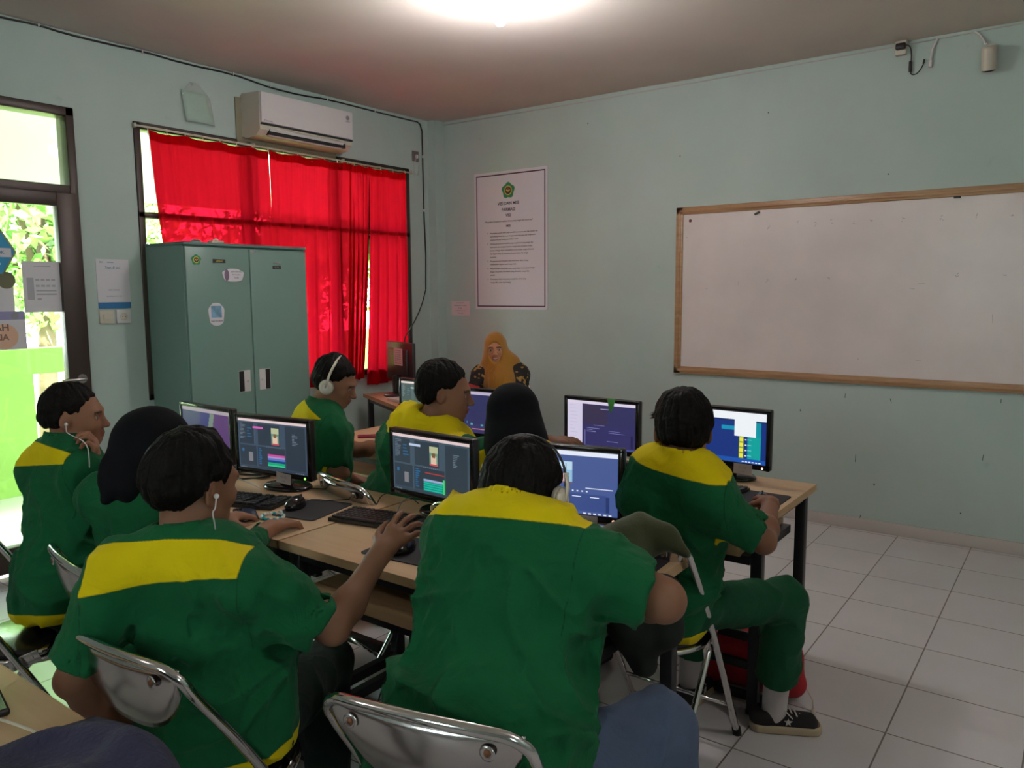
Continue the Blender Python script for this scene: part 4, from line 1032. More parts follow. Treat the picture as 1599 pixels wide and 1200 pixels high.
# phone, bracelet, red phone
m = MB(); m.box((0, 0, .0045), (.078, .16, .009), .004); o = m.build('smartphone', 'blackgloss'); o.location = (2.315, -3.665, .7505); o.rotation_euler.z = math.radians(60)
m = MB(); m.box((0, 0, .0093), (.070, .150, .0006)); m.build('display', mat('dark_display', (.03, .03, .05), .08), o)
tag(o, 'dark smartphone lying on the table edge beside the bead bracelet', 'phone')
br = empty('bead_bracelet', (2.415, -3.625, .7505), label='pearl and turquoise bead bracelet on the near table', cat='bracelet')
for k in range(22):
    a = 2*PI*k/22; m = MB(); m.ell((.042*math.cos(a), .036*math.sin(a), .0055), (.0055,)*3, n=12, m=8)
    m.build('bead', 'beadblue' if k % 4 == 0 or k in (17, 18) else 'beadclear', br)
m = MB(); m.ell((-.0, .036, .013), (.007, .005, .009)); m.build('charm', 'beadclear', br)
m = MB(); m.box((0, 0, .0045), (.075, .15, .009), .004); o = m.build('smartphone', mat('dark_red_phone', (.14, .012, .03), .3)); o.location = (1.555, -2.33, .7505); o.rotation_euler.z = math.radians(-42)
tag(o, 'dark red smartphone on the far table beside the cabinet', 'phone')
# wires on the tables
def wire(pts, lb, r=.0022, mt='black'):
    m = MB(); m.tube(pts, r, 6, smooth_path=2); tag(m.build('cable', mt), lb, 'cable')
wire([(2.36, -3.44, .765), (2.42, -3.36, .754), (2.50, -3.26, .754), (2.44, -3.20, .754), (2.3, -3.24, .754), (2.16, -3.30, .754)], 'thin black mouse cord curving over the table behind the bead bracelet')
wire([(2.02, -3.26, .82), (1.93, -3.24, .78), (1.90, -3.26, .754), (1.83, -3.34, .754), (1.75, -3.44, .754), (1.7, -3.40, .754)], 'black monitor cable looping behind the magenta timeline monitor', .0035)
wire([(2.08, -3.25, .83), (1.97, -3.22, .77), (1.88, -3.20, .754), (1.80, -3.28, .754), (1.72, -3.30, .754)], 'second black cable looping on the table beside the magenta timeline monitor', .0035)
wire([(2.60, -3.30, .754), (2.60, -3.27, .79), (2.66, -3.22, .80), (2.72, -3.20, .754)], 'short black cable standing up left of the teal timeline monitor'.replace('left of', 'beside'))
wire([(2.80, -3.22, .81), (2.74, -3.30, .80), (2.76, -3.36, .76), (2.82, -3.40, .758)], 'grey cable hanging below the teal timeline monitor', .0022, 'inkgrey')
wire([(3.43, -3.20, .80), (3.47, -3.24, .79), (3.50, -3.27, .754), (3.46, -3.35, .754)], 'pale cable under the monitor with the settings list', .0025, 'white')
wire([(2.04, -3.40, .754), (1.98, -3.44, .79), (1.93, -3.45, .79), (1.91, -3.50, .754)], 'white charger cable between the keyboard and the monitor base', .003, 'white')
# paper and box in the tray by the boy with the earphones
m = MB(); m.box((0, 0, 0), (.21, .297, .004)); o = m.build('paper_stack', 'inkgrey'); o.location = (2.38, -3.66, .6185); o.rotation_euler.z = .7; tag(o, 'grey paper lying in the tray under the near table', 'paper')
m = MB(); m.box((0, 0, .03), (.30, .24, .05), .008); o = m.build('black_case', 'black'); o.location = (2.12, -3.60, .6165); tag(o, 'black case in the tray under the near table', 'case')
# loose cables under the near tables
for k, (x, y) in enumerate(((2.75, -3.35), (2.95, -3.25), (2.45, -3.5))):
    pts = [(x, y, .55), (x+.04, y-.03, .3), (x-.05, y-.08, .05), (x+.05, y-.18, .006), (x+.18, y-.15, .006), (x+.16, y-.02, .006), (x+.02, y+.03, .006)]
    wire(pts, ('black cable coiled on the floor below the teal timeline monitor', 'black cable on the floor under the nearer row, beneath the settings list monitor', 'black cable on the floor near the boy with white earphones')[k], .003)

# things on the corner table
a = Zp(83, 1108, .765)
m = MB(); m.box((0, 0, .007), (.16, .25, .014), .005); o = m.build('tablet', 'black'); 
m = MB(); m.box((0, 0, .0145), (.15, .24, .0012)); m.build('display', 'slate', o)
o.location = (2.965, -4.785, .7505); o.rotation_euler.z = math.radians(78); tag(o, 'dark tablet with a green sheen on the corner table', 'tablet')
wire([(3.10, -4.76, .757), (3.16, -4.75, .762), (3.24, -4.73, .756), (3.30, -4.76, .756), (3.34, -4.80, .756)], 'cream charging cable leaving the dark tablet', .003, 'cream')
g = []
for i in range(34):
    u = i/33; row = []
    for j in range(24):
        v = j/23
        x = 3.24+u*.46; y = -5.14+v*.49
        e = min(1, min(u, 1-u)*7)*min(1, v*4.5, (1-v)*10)
        h = .004+e*(.022+.016*math.sin(9*u+4*v)+.012*math.sin(17*v-6*u+1)+.009*abs(math.sin(14*u+9*v))-.012*abs(math.sin(5*u-8*v)))
        h = max(.004, h)+.008*e
        row.append((x+.02*math.sin(7*v), y+.03*math.sin(5*u), .752+h))
    g.append(row)
m = MB(); m.sheet(g, .004); tag(m.build('navy_cloth', 'navy'), 'rumpled navy cloth lying on the corner table', 'cloth')

# teacher's desk: monitor from behind, folders, papers
t = empty('monitor', td(-.33, -.06, .752), -.46+PI+.10, label='monitor seen from behind with a pink paper taped on it, on the teacher desk', cat='monitor', group='desktop monitors')
m = MB(); m.box((0, 0, .26), (.46, .03, .30), .006); m.box((0, .02, .26), (.32, .03, .2), .012); m.build('casing', 'black', t)
m = MB(); m.box((0, .05, .08), (.05, .03, .15), .008); m.lathe([(0, 0), (.11, 0), (.10, .014), (0, .018)], (0, .03, 0)); m.build('stand', 'black', t)
m = MB(); m.box((-.03, .0365, .30), (.15, .0015, .13)); pp = m.build('taped_paper', 'pinkpaper', t)
for k in range(7): text('catatan jadwal pelajaran', .0115, (-.03, .0376, .345-.016*k), Matrix.Rotation(PI, 3, 'Z') @ R_FRONT, 'inkgrey', pp)
rg = random.Random(12)
for k in range(4):
    m = MB(); m.box((0, 0, 0), (.30, .22, .022), .003); o = m.build('folder', ('red', 'whitecard', 'red', 'bluecard')[k]); p = td(.12+.02*k, .16, .762+.0225*k+.0005)
    o.location = p; o.rotation_euler.z = -.46+rg.uniform(-.12, .12)
    tag(o, ('red folder at the bottom of the folder stack on the teacher desk', 'white folder second from the bottom of the teacher desk stack', 'red folder third from the bottom of the teacher desk stack', 'blue book near the top of the teacher desk stack')[k], 'folder')
m = MB(); m.box((0, 0, 0), (.32, .24, .03), .003); o = m.build('folder', 'red'); o.location = td(.20, .17, .7615+.0225*4+.005); o.rotation_euler.z = -.5; tag(o, 'red folder topmost on the teacher desk stack', 'folder')
for k, (x, y, a, mt, lb) in enumerate(((.03, -.12, .2, 'whitecard', 'pile of white papers beside the monitor on the teacher desk'), (.28, -.16, -.1, 'redcard', 'red sheet at the edge of the teacher desk'))):
    m = MB(); m.box((0, 0, 0), (.30, .21, (.02, .004)[k]), .001); o = m.build('paper_pile' if k == 0 else 'red_sheet', mt); o.location = td(x, y, .7505+(.0105, .0025)[k]); o.rotation_euler.z = -.46+a; tag(o, lb, 'papers')
wire([td(-.3, .15, .75), td(-.34, .33, .7), td(-.33, .34, .4), td(-.30, .33, .1), td(-.25, .32, .01)], 'thin cable hanging down behind the teacher desk')

# ================================================================== PEOPLE: smooth distance-field bodies turned into one surface each
def V(*a): return np.array(a, dtype=np.float64)
def nrm(v): v = np.asarray(v, float); return v/np.linalg.norm(v)
def smin(a, b, k):
    h = np.maximum(k-np.abs(a-b), 0)/k
    return np.minimum(a, b) - h*h*k*.25
def smax(a, b, k): return -smin(-a, -b, k)
def cap(P, a, b, ra, rb):
    a = np.asarray(a, float); b = np.asarray(b, float); ba = b-a; pa = P-a
    h = np.clip(pa @ ba/(ba @ ba), 0, 1)
    return np.linalg.norm(pa-h[:, None]*ba, axis=1) - (ra+(rb-ra)*h)
def fcap(P, a, b, side, wa, da, wb, db, pw=2.0):
    """a tapering flattened capsule: half width w along side, half depth d across"""
    a = np.asarray(a, float); b = np.asarray(b, float); L = np.linalg.norm(b-a); t = (b-a)/L
    s = nrm(side - t*(side @ t)); n = np.cross(t, s); q = P-a
    l = q @ t; h = np.clip(l/L, 0, 1); w = wa+(wb-wa)*h; d = da+(db-da)*h; m = np.minimum(w, d)
    e = (l-h*L)/m; x = np.abs(q @ s)/w; y = np.abs(q @ n)/d
    r = (x**pw+y**pw)**(1/pw) if pw != 2 else np.sqrt(x*x+y*y)
    return (np.sqrt(r*r+e*e)-1)*m
def ell(P, c, R, r):
    q = (P-c) @ np.asarray(R).T        # rows of R are the axes
    k0 = np.linalg.norm(q/r, axis=1); k1 = np.linalg.norm(q/(np.asarray(r)**2), axis=1)
    return k0*(k0-1)/np.maximum(k1, 1e-9)

def surface(sdf, lo, hi, h):
    """surface nets on the blocks of a grid that lie near the surface"""
    B = 8; lo = np.asarray(lo, float); n = np.ceil((np.asarray(hi)-lo)/(B*h)).astype(int)
    I = np.stack(np.meshgrid(*[np.arange(k) for k in n], indexing='ij'), -1).reshape(-1, 3)
    keep = []
    for s in range(0, len(I), 200000):
        J = I[s:s+200000]; c = lo+(J+.5)*B*h; keep.append(J[np.abs(sdf(c)) < B*h*1.05])
    I = np.concatenate(keep)
    loc = np.stack(np.meshgrid(*[np.arange(B+1)]*3, indexing='ij'), -1).reshape(-1, 3)
    N = (n*B+2).astype(np.int64)
    key = lambda C: (C[..., 0]*N[1]+C[..., 1])*N[2]+C[..., 2]
    vk, vp, quads = [], [], []
    for s in range(0, len(I), 400):
        J = I[s:s+400]; G = J[:, None, :]*B+loc[None]
        F = sdf((lo+G.reshape(-1, 3)*h)).reshape(len(J), B+1, B+1, B+1)
        neg = F < 0
        acc = np.zeros((len(J), B, B, B, 3)); cnt = np.zeros((len(J), B, B, B))
        sl = lambda o: tuple([slice(None)]+[slice(o[k], o[k]+B) for k in range(3)])
        for ax in range(3):
            for o1 in (0, 1):
                for o2 in (0, 1):
                    o = [0, 0, 0]; oth = [k for k in range(3) if k != ax]; o[oth[0]] = o1; o[oth[1]] = o2
                    p = list(o); p[ax] = 1
                    f0, f1 = F[sl(o)], F[sl(p)]; c = neg[sl(o)] != neg[sl(p)]
                    t = np.where(c, f0/np.where(c, f0-f1, 1), 0)
                    for k in range(3): acc[..., k] += np.where(c, (t if k == ax else o[k]), 0)
                    cnt += c
        a = cnt > 0; ii = np.argwhere(a)
        cell = J[ii[:, 0]]*B+ii[:, 1:]
        vk.append(key(cell)); vp.append(lo+(cell+acc[a]/cnt[a][:, None])*h)
        for ax in range(3):
            o = [0, 0, 0]; p = [0, 0, 0]; p[ax] = 1
            n0, n1 = neg[sl(o)], neg[sl(p)]; c = n0 != n1; ii = np.argwhere(c)
            if not len(ii): continue
            cell = J[ii[:, 0]]*B+ii[:, 1:]; oth = [(ax+1) % 3, (ax+2) % 3]
            d1 = np.zeros(3, int); d1[oth[0]] = 1; d2 = np.zeros(3, int); d2[oth[1]] = 1
            q = np.stack([key(cell-d1-d2), key(cell-d2), key(cell), key(cell-d1)], 1)
            fl = n1[c]; q[fl] = q[fl][:, ::-1]; quads.append(q)
    vk = np.concatenate(vk); vp = np.concatenate(vp); o = np.argsort(vk); vk = vk[o]; vp = vp[o]
    Q = np.concatenate(quads); ix = np.searchsorted(vk, Q); ix[ix >= len(vk)] = 0
    ok = (vk[ix] == Q).all(1)
    return vp, ix[ok][:, ::-1]

def vnoise(P, f, seed):
    """smooth pseudo-noise: a few warped sines"""
    rg = np.random.default_rng(seed); out = np.zeros(len(P)); amp = 1; tot = 0
    W_ = P*f
    for o in range(3):
        for k in range(3):
            a = rg.normal(size=3); a /= np.linalg.norm(a); ph = rg.random()*6.28
            out += amp*np.sin(W_ @ a*6.28+ph+.9*np.sin(W_ @ rg.normal(size=3)*3+ph)); tot += amp*.7
        W_ = W_*2.03; amp *= .5
    return out/tot
def normals(vp, q):
    n = np.cross(vp[q[:, 2]]-vp[q[:, 0]], vp[q[:, 3]]-vp[q[:, 1]]); N = np.zeros_like(vp)
    for k in range(4): np.add.at(N, q[:, k], n)
    return N/np.maximum(np.linalg.norm(N, axis=1), 1e-9)[:, None]
def to_mesh(name, vp, q, mt, parent=None, origin=(0, 0, 0), attrs=None, color=None):
    me = bpy.data.meshes.new(name); vp = vp-np.asarray(origin)
    me.vertices.add(len(vp)); me.vertices.foreach_set('co', vp.astype(np.float32).ravel())
    me.loops.add(len(q)*4); me.loops.foreach_set('vertex_index', q.astype(np.int32).ravel())
    me.polygons.add(len(q)); me.polygons.foreach_set('loop_start', np.arange(0, len(q)*4, 4, dtype=np.int32))
    me.update(calc_edges=True); me.validate()
    me.polygons.foreach_set('use_smooth', np.ones(len(me.polygons), bool))
    for k, v in (attrs or {}).items():
        a = me.attributes.new(k, 'FLOAT', 'POINT'); a.data.foreach_set('value', v.astype(np.float32))
    if color is not None:
        a = me.color_attributes.new('Col', 'FLOAT_COLOR', 'POINT'); a.data.foreach_set('color', color.astype(np.float32).ravel())
    return link(name, me, mt, parent)

SKIN = np.array([.235, .105, .058])
class Person:
    def __init__(s, **k):
        s.__dict__.update(dict(g=1.0, hs=1.0, res=.006, up=None, hair='short', neck_r=.052, sleeve=.86, yoke=.125, yokew=.19, collar=True,
                               lean=.02, cloth='uniform', legs='darktrouser', skin=1.0, seed=1, hem=True, hands=('relaxed', 'relaxed'), fold=1.0,
                               hand=(None, None), hthumb=(1, 1), ears=True, feet=True, skip_legs=False, collarh=.040, hpush=(0, 0, 0)))
        s.__dict__.update(k)
        s.F = nrm(s.F); u = nrm(s.up if s.up is not None else V(0, 0, 1)); s.U = nrm(u-s.F*(u @ s.F)); s.R = np.cross(s.F, s.U)
        for a in ('hip', 'neck', 'head'): setattr(s, a, np.asarray(getattr(s, a), float))
        s.sh = [np.asarray(x, float) for x in s.sh]; s.el = [np.asarray(x, float) for x in s.el]; s.wr = [np.asarray(x, float) for x in s.wr]
        s.kn = [np.asarray(x, float) for x in s.kn]; s.an = [np.asarray(x, float) for x in s.an]
        s.side = nrm(s.sh[1]-s.sh[0]); s.upv = nrm(s.neck-s.hip); s.back = nrm(np.cross(s.side, s.upv))*-1   # pointing backwards
        s.pside = nrm(getattr(s, 'pside', s.side)); s.pside = nrm(s.pside-np.array([0, 0, s.pside[2]]))
        s.hj = [s.hip-s.pside*.085*s.g, s.hip+s.pside*.085*s.g]
    def stations(s, off=0.0):
        g, up, bk = s.g, s.upv, s.back; bl = getattr(s, 'belly', 1.0)*g; L = np.linalg.norm(s.neck-s.hip)
        P = lambda t, b: s.hip+(s.neck-s.hip)*t+bk*b
        return [(s.hip+V(0, 0, .015), .165*bl+off, .125*bl+off, s.pside), (P(.22, s.lean*.8), .155*bl+off, .115*bl+off, nrm(s.pside+s.side*.3)),
                (P(.48, s.lean*1.3), .155*g+off, .115*g+off, nrm(s.pside*.4+s.side)), (P(.72, s.lean*1.1), .165*g+off, .108*g+off, s.side),
                (P(.90, s.lean*.6), .150*g+off, .082*g+off, s.side)]
    def torso(s, P, off=0.0):
        st = s.stations(off); d = None
        for a, b in zip(st, st[1:]):
            e = fcap(P, a[0], b[0], (a[3]+b[3])/2, a[1], a[2], b[1], b[2], 2.3); d = e if d is None else smin(d, e, .05)
        top = s.neck - s.upv*.035
        for k in (0, 1):
            d = smin(d, cap(P, s.sh[k], top+s.side*(.05 if k else -.05), .060*s.g+off, .060+off), .06)
        return d
    def arms(s, P, off=0.0, full=True, k_=(0, 1)):
        d = None
        for k in k_:
            e = cap(P, s.sh[k], s.el[k], .050*s.g+off, .039*s.g+off)
            m = s.el[k]+(s.wr[k]-s.el[k])*.3
            if full:
                e = smin(e, cap(P, s.el[k], m, .038*s.g+off, .039*s.g+off), .02); e = smin(e, cap(P, m, s.wr[k], .039*s.g+off, .026+off), .03)
            d = e if d is None else np.minimum(d, e)
        return d
    def legs_(s, P, off=0.0, feet=True):
        d = None
        for k in (0, 1):
            e = cap(P, s.hj[k], s.kn[k], .082*s.g+off, .056*s.g+off)
            m = s.kn[k]+(s.an[k]-s.kn[k])*.3
            e = smin(e, cap(P, s.kn[k], m, .054*s.g+off, .054*s.g+off), .03); e = smin(e, cap(P, m, s.an[k], .054*s.g+off, .036+off), .03)
            if feet and s.feet:
                f = s.foot(k); a = s.an[k]
                e = smin(e, fcap(P, a+V(0, 0, -.055)-f*.02, a+V(0, 0, -.062)+f*.14, np.cross(f, V(0, 0, 1)), .034, .03, .040, .018), .03)
            d = e if d is None else np.minimum(d, e)
        return d
    def foot(s, k):
        fd = getattr(s, 'footdir', None)
        if fd is not None: return nrm(fd[k])
        v = s.kn[k]-s.hj[k]; v[2] = 0; return nrm(v)
    def head_(s, P):
        c, F, U, R, h = s.head, s.F, s.U, s.R, s.hs; Rm = np.stack([R, F, U])
        q = (P-c) @ Rm.T/h
        f = lambda cc, rr: ell(q, V(*cc), np.eye(3), rr)*h
        d = f((0, -.012, .030), (.073, .092, .084))
        d = smin(d, f((0, .028, -.020), (.060, .062, .082)), .035)                 # face
        d = smin(d, f((0, .045, -.078), (.036, .040, .034)), .035)                 # jaw and chin
        d = smin(d, cap(q, V(-.05, .0, -.055), V(-.02, .055, -.088), .020, .016)*h, .03); d = smin(d, cap(q, V(.05, .0, -.055), V(.02, .055, -.088), .020, .016)*h, .03)
        d = smin(d, cap(q, V(-.034, .078, .018), V(.034, .078, .018), .014, .014)*h, .018)   # brow
        d = smin(d, f((-.038, .062, -.028), (.022, .020, .020)), .02); d = smin(d, f((.038, .062, -.028), (.022, .020, .020)), .02)   # cheeks
        for x in (-.031, .031): d = smax(d, -f((x, .098, .000), (.021, .018, .014)), .012)     # eye sockets
        for x in (-.031, .031): d = smin(d, f((x, .072, .000), (.0135, .0135, .0115)), .003)   # eyeballs
        d = smin(d, cap(q, V(0, .086, .005), V(0, .107, -.030), .0075, .0115)*h, .012)        # nose
        for x in (-.011, .011): d = smin(d, f((x, .098, -.034), (.008, .009, .007)), .006)
        d = smin(d, f((0, .088, -.057), (.022, .012, .0065)), .006); d = smin(d, f((0, .085, -.068), (.018, .012, .0065)), .006)   # lips
        d = smax(d, -f((0, .1005, -.0625), (.022, .007, .0018)), .003)
        if s.ears:
            for sg in (-1, 1):
                A = np.array([[.93*sg, .36, 0], [-.36*sg, .93, .0], [0, 0, 1.]])
                qq = (q-V(sg*.078, -.012, -.008)) @ A.T
                e = ell(qq, V(0, 0, 0), np.eye(3), (.008, .019, .031)); e = smax(e, -ell(qq, V(.008, .002, .003), np.eye(3), (.007, .011, .019)), .005)
                e = smin(e, ell(q, V(sg*.070, -.006, -.012), np.eye(3), (.012, .010, .016)), .008)
                d = smin(d, e*h, .006)
        nb = s.neck-s.upv*.05
        d = smin(d, cap(P, nb, c-U*.055*h-F*.022*h, s.neck_r*1.12, s.neck_r), .03)
        return d
    # ---- hands
    def hand_(s, P, k, spec):
        """spec: dict(d=direction, n=back of hand, curl=(4), tcurl, spread)"""
        W_ = s.wr[k]; d = nrm(spec['d']); n = nrm(spec['n']-d*(spec['n'] @ d)); t = np.cross(d, n)*(1 if k == 1 else -1)*spec.get('flip', 1)   # towards the thumb
        t = -t if k == 1 else -t
        z = spec.get('scale', 1.0)
        kn = W_+d*.088*z
        D_ = fcap(P, W_+d*.012*z, kn-d*.012*z, t, .025*z, .017*z, .038*z, .0125*z)
        D_ = smin(D_, cap(P, W_-d*.02, W_+d*.02*z, .0255*z, .024*z), .015)
        L_ = (.070, .078, .072, .058); cu = spec.get('curl', (.5, .5, .5, .5)); sp = spec.get('spread', .10)
        for i in range(4):
            u = (1.5-i); b = kn+t*u*.0195*z-d*(.004*(i == 0)+.010*(i == 3))*z
            dirx = nrm(d+t*u*sp); ang = cu[i]; seg = L_[i]*z*np.array([.46, .30, .24]); r = .0088*z; p0 = b-dirx*.012*z; p = b; a = ang*.55
            D_ = smin(D_, cap(P, p0, p, r*1.05, r*1.02), .008)
            for j in range(3):
                dv = dirx*math.cos(a)-n*math.sin(a); p1 = p+dv*seg[j]
                D_ = smin(D_, cap(P, p, p1, r*(1-.08*j), r*(.93-.10*j)), .0035); p = p1; a += ang*(.9 if j == 0 else .6)
        tb = W_+d*.020*z+t*.020*z-n*.004*z; tc = spec.get('tcurl', .4)
        t1 = tb+nrm(d*.62+t*.72-n*(.25+.3*tc))*.040*z; t2 = t1+nrm(d*.85+t*(.42-.5*tc)-n*(.2+.3*tc))*.031*z; t3 = t2+nrm(d*.9+t*(.15-.6*tc)-n*.35*tc)*.023*z
        D_ = smin(D_, cap(P, tb, t1, .0135*z, .0112*z), .014); D_ = smin(D_, cap(P, t1, t2, .0108*z, .0098*z), .005); D_ = smin(D_, cap(P, t2, t3, .0096*z, .0078*z), .004)
        return D_
    def body(s, P):
        sh = -.012
        d = s.torso(P, sh); d = smin(d, s.arms(P), .04)
        d = smin(d, s.legs_(P, sh), .04)
        d = smin(d, s.head_(P), .012)
        for k in (0, 1):
            if s.hand[k] is not None: d = smin(d, s.hand_(P, k, s.hand[k]), .012)
        return d
    # ---- clothes
    def shirt(s, P):
        o = .010
        d = s.torso(P, o)
        fold = s.fold
        d = smin(d, fcap(P, s.hip+s.upv*.02, s.hip+s.upv*.09, s.pside, .184*s.g*getattr(s, 'belly', 1), .145*s.g, .168*s.g*getattr(s, 'belly', 1), .130*s.g, 2.3), .04)
        for k in (0, 1):
            A, E = s.sh[k], s.el[k]; end = A+(E-A)*s.sleeve; ax = nrm(E-A)
            e = cap(P, A, end, .062*s.g+o*.5, .060*s.g+o)
            if s.sleeve > 1.0:
                e = cap(P, A, E, .062*s.g+o*.5, .050*s.g); W_ = s.wr[k]; e2 = cap(P, E, E+(W_-E)*.92, .050*s.g, .038); e = smin(e, e2, .02)
                ax = nrm(W_-E); end = E+(W_-E)*.92
            cut = (P-end) @ ax
            near = np.linalg.norm(P-end, axis=1)-.16
            e = smax(e, np.where(near < 0, cut, -1), .004)
            inner = cap(P, end-ax*.03, end+ax*.05, (.054*s.g if s.sleeve < 1 else .032), (.056*s.g if s.sleeve < 1 else .033))
            e = smax(e, -inner, .003)
            d = smin(d, e, .035)
        # collar band
        nb = s.neck-s.upv*.02; nt = s.neck+nrm(nrm(s.head-s.neck)+s.upv)*s.collarh + s.back*.004
        if s.collar:
            c_ = cap(P, nb-s.upv*.03, nt, .076, s.neck_r+.013); c_ = smax(c_, (P-nt) @ nrm(nt-nb), .004); d = smin(d, c_, .007)
        hole = cap(P, nb+s.upv*.005, nt+nrm(nt-nb)*.06, s.neck_r+.003, s.neck_r+.009); d = smax(d, -hole, .003)
        # hem
        hp = s.hip-V(0, 0, 1)*s.hemz if hasattr(s, 'hemz') else s.hip-s.upv*.055
        hn = s.upv; d = smax(d, -((P-hp) @ hn), .006)
        p = P-s.neck; u, w, b = p @ s.side, p @ s.upv, p @ s.back
        lowf = np.clip(-w/.28-.15, .25, 1)                      # the cloth crumples more towards the waist
        r1 = (1-np.abs(vnoise(np.stack([u*.55, w*1.5, b*.6], 1), 2.1, s.seed)))**4
        r2 = (1-np.abs(vnoise(np.stack([u+.5*w, (w-.5*u)*.45, b], 1), 2.9, s.seed+3)))**4
        r3 = (1-np.abs(vnoise(np.stack([u-.6*w, (w+.6*u)*.5, b], 1), 4.6, s.seed+13)))**3
        f = fold*(.0050*vnoise(P, 2.2, s.seed+7)-.017*r1*lowf-.012*r2-.005*r3+.010)*np.clip((np.linalg.norm(p-s.upv*.01, axis=1)-.085)/.07, .0, 1)
        return d+f*np.clip(1-np.abs(d)*6, 0, 1)
    def trousers(s, P):
        st = s.stations(-.006); d = fcap(P, st[0][0], st[0][0]+V(0, 0, .05), st[0][3], st[0][1], st[0][2], st[1][1]-.02, st[1][2]-.02, 2.3)
        for k in (0, 1):
            e = cap(P, s.hj[k], s.kn[k], .088*s.g, .070*s.g); A = s.an[k]+nrm(s.kn[k]-s.an[k])*getattr(s, 'cuff', .03); e = smin(e, cap(P, s.kn[k], A, .070*s.g, getattr(s, 'flare', .062)*s.g), .03)
            ax = nrm(A-s.kn[k]); near = np.linalg.norm(P-A, axis=1)-.14
            e = smax(e, np.where(near < 0, (P-A) @ ax, -1), .004); e = smax(e, -cap(P, A-ax*.03, A+ax*.05, .052*s.g, .054*s.g), .003)
            d = smin(d, e, .03)
        f = .003*vnoise(P*np.array([1, 1, .6]), 3.2, s.seed+9)-.012*(1-np.abs(vnoise(P, 3.0, s.seed+5)))**4+.003
        return d+f*np.clip(1-np.abs(d)*6, 0, 1)
    def hair_(s, P):
        c, F, U, R, h = s.head, s.F, s.U, s.R, s.hs; q = (P-c) @ np.stack([R, F, U]).T/h
        t = getattr(s, 'hairt', .016)
        d = ell(q, V(0, -.020, .032), np.eye(3), (.073+t*.85, .089+t*.85, .084+t*1.15)); d = smin(d, ell(q, V(0, -.040, -.012), np.eye(3), (.062+t*.2, .060+t*.5, .058)), .03)
        y, z, x = q[:, 1], q[:, 2], np.abs(q[:, 0])
        hl = np.interp(y, [-.10, -.055, -.03, -.012, .03, .042, .062, .10], [getattr(s, 'nape', -.070), getattr(s, 'nape', -.070), -.030, .012, .004, .032, .055, .058])
        hl = hl + .008*vnoise(q, 14, s.seed)
        d = smax(d, hl-z, .006); d = smax(d, y-.086+.25*(z-.07), .012)
        d = d+.55*np.maximum(.026-(z-hl), 0)
        w = q-V(0, -.050, .105); az = np.arctan2(w[:, 0], -w[:, 1]); th = np.linalg.norm(w, axis=1)*14
        lk = np.abs(np.sin(az*9+1.6*np.sin(th*.8+s.seed)+.7*np.sin(az*4+th)))*.6+np.abs(np.sin(az*17+2.0*np.sin(th*1.1)+s.seed))*.4
        d = d+.0075*(1-lk)**1.5*np.clip(th/.7, 0, 1)
        return (d+.0075*vnoise(q, 5.5, s.seed)+.0035*vnoise(q, 13, s.seed)+.0022*vnoise(q, 30, s.seed+2))*h
    def bounds(s, f, extra=(), pad_=.16):
        pts = np.array([s.hip, s.neck, s.head, *s.sh, *s.el, *s.wr, *s.kn, *s.an, *extra]); return pts.min(0)-pad_, pts.max(0)+pad_
    def build(s, label, group=None):
        org = (float(s.hip[0]), float(s.hip[1]), 0.0); r = s.res
        lo, hi = s.bounds(None); hi[2] = s.head[2]+.15; lo[2] = max(lo[2], -.004)
        v, q = surface(s.body, lo, hi, r)
        # skin colour with lips, eyes and brows
        c, F, U, R, h = s.head, s.F, s.U, s.R, s.hs; L_ = (v-c) @ np.stack([R, F, U]).T/h
        col = np.ones((len(v), 4)); col[:, :3] = SKIN*s.skin*(1+.06*vnoise(v, 5, s.seed))[:, None]
        def paint(mask, rgb, a=1.0): col[mask, :3] = col[mask, :3]*(1-a)+np.array(rgb)*a
        X, Y, Z = L_.T
        paint((Y > .07) & (np.abs(X) < .022) & (Z < -.052+6*X*X) & (Z > -.075+12*X*X), (.24, .055, .045), .6)
        if getattr(s, 'smile', False): paint((Y > .07) & (np.abs(X) < .017) & (Z < -.0585+8*X*X) & (Z > -.066+14*X*X), (.75, .68, .62), .9)
        for x in (-.031, .031):
            rr = np.hypot((X-x)/.0115, (Z-.0005)/.0062); m_ = (Y > .06) & (rr < 1); paint(m_, (.55, .5, .46)); m_ = (Y > .06) & (np.hypot(X-x, Z) < .0058); paint(m_, (.015, .01, .01))
            paint((Y > .06) & (np.abs(X-x) < .019) & (np.abs(Z-.021+(np.abs(X-x)**2)*9) < .0042), (.02, .012, .01), .9)
        o = to_mesh('person', v, q, 'skin', None, org, color=col); o.location = org
        tag(o, label, 'person', group); s.obj = o
        def garment(name, fn, mt, lo, hi, attrs=None, res=r):
            v, q = surface(fn, lo, hi, res); at = attrs(v) if attrs else None
            g_ = to_mesh(name, v, q, mt, o, org, attrs=at); return g_
        def yk(v):
            p = v-s.neck; u = np.abs(p @ s.side); w = -(p @ s.upv); b = p @ s.back
            colr = np.linalg.norm(v-(s.neck+s.upv*.0), axis=1)
            y = np.minimum(s.yoke*np.where(b > -.02, 1, .75)-w, s.yokew*s.g-u)
            if s.collar_green: y = np.minimum(y, (p-s.upv*(-.012)) @ -nrm(s.head-s.neck)+.0)
            hp = s.hip-s.upv*.055; hm = .035-(v-hp) @ s.upv
            if s.hem: y = np.maximum(y, hm)
            if getattr(s, 'stripe', False):
                st = .010-np.abs(b+.018); y = np.maximum(y, np.minimum(np.minimum(np.minimum(st, u-.1), w-.20), .19*s.g-u))
            arm = np.minimum(np.linalg.norm(v-s.el[0], axis=1), np.linalg.norm(v-s.el[1], axis=1))
            seam = np.minimum(np.abs(u-s.yokew*s.g)+np.where(w < .24, 0, 1), np.abs(y)+.0004)
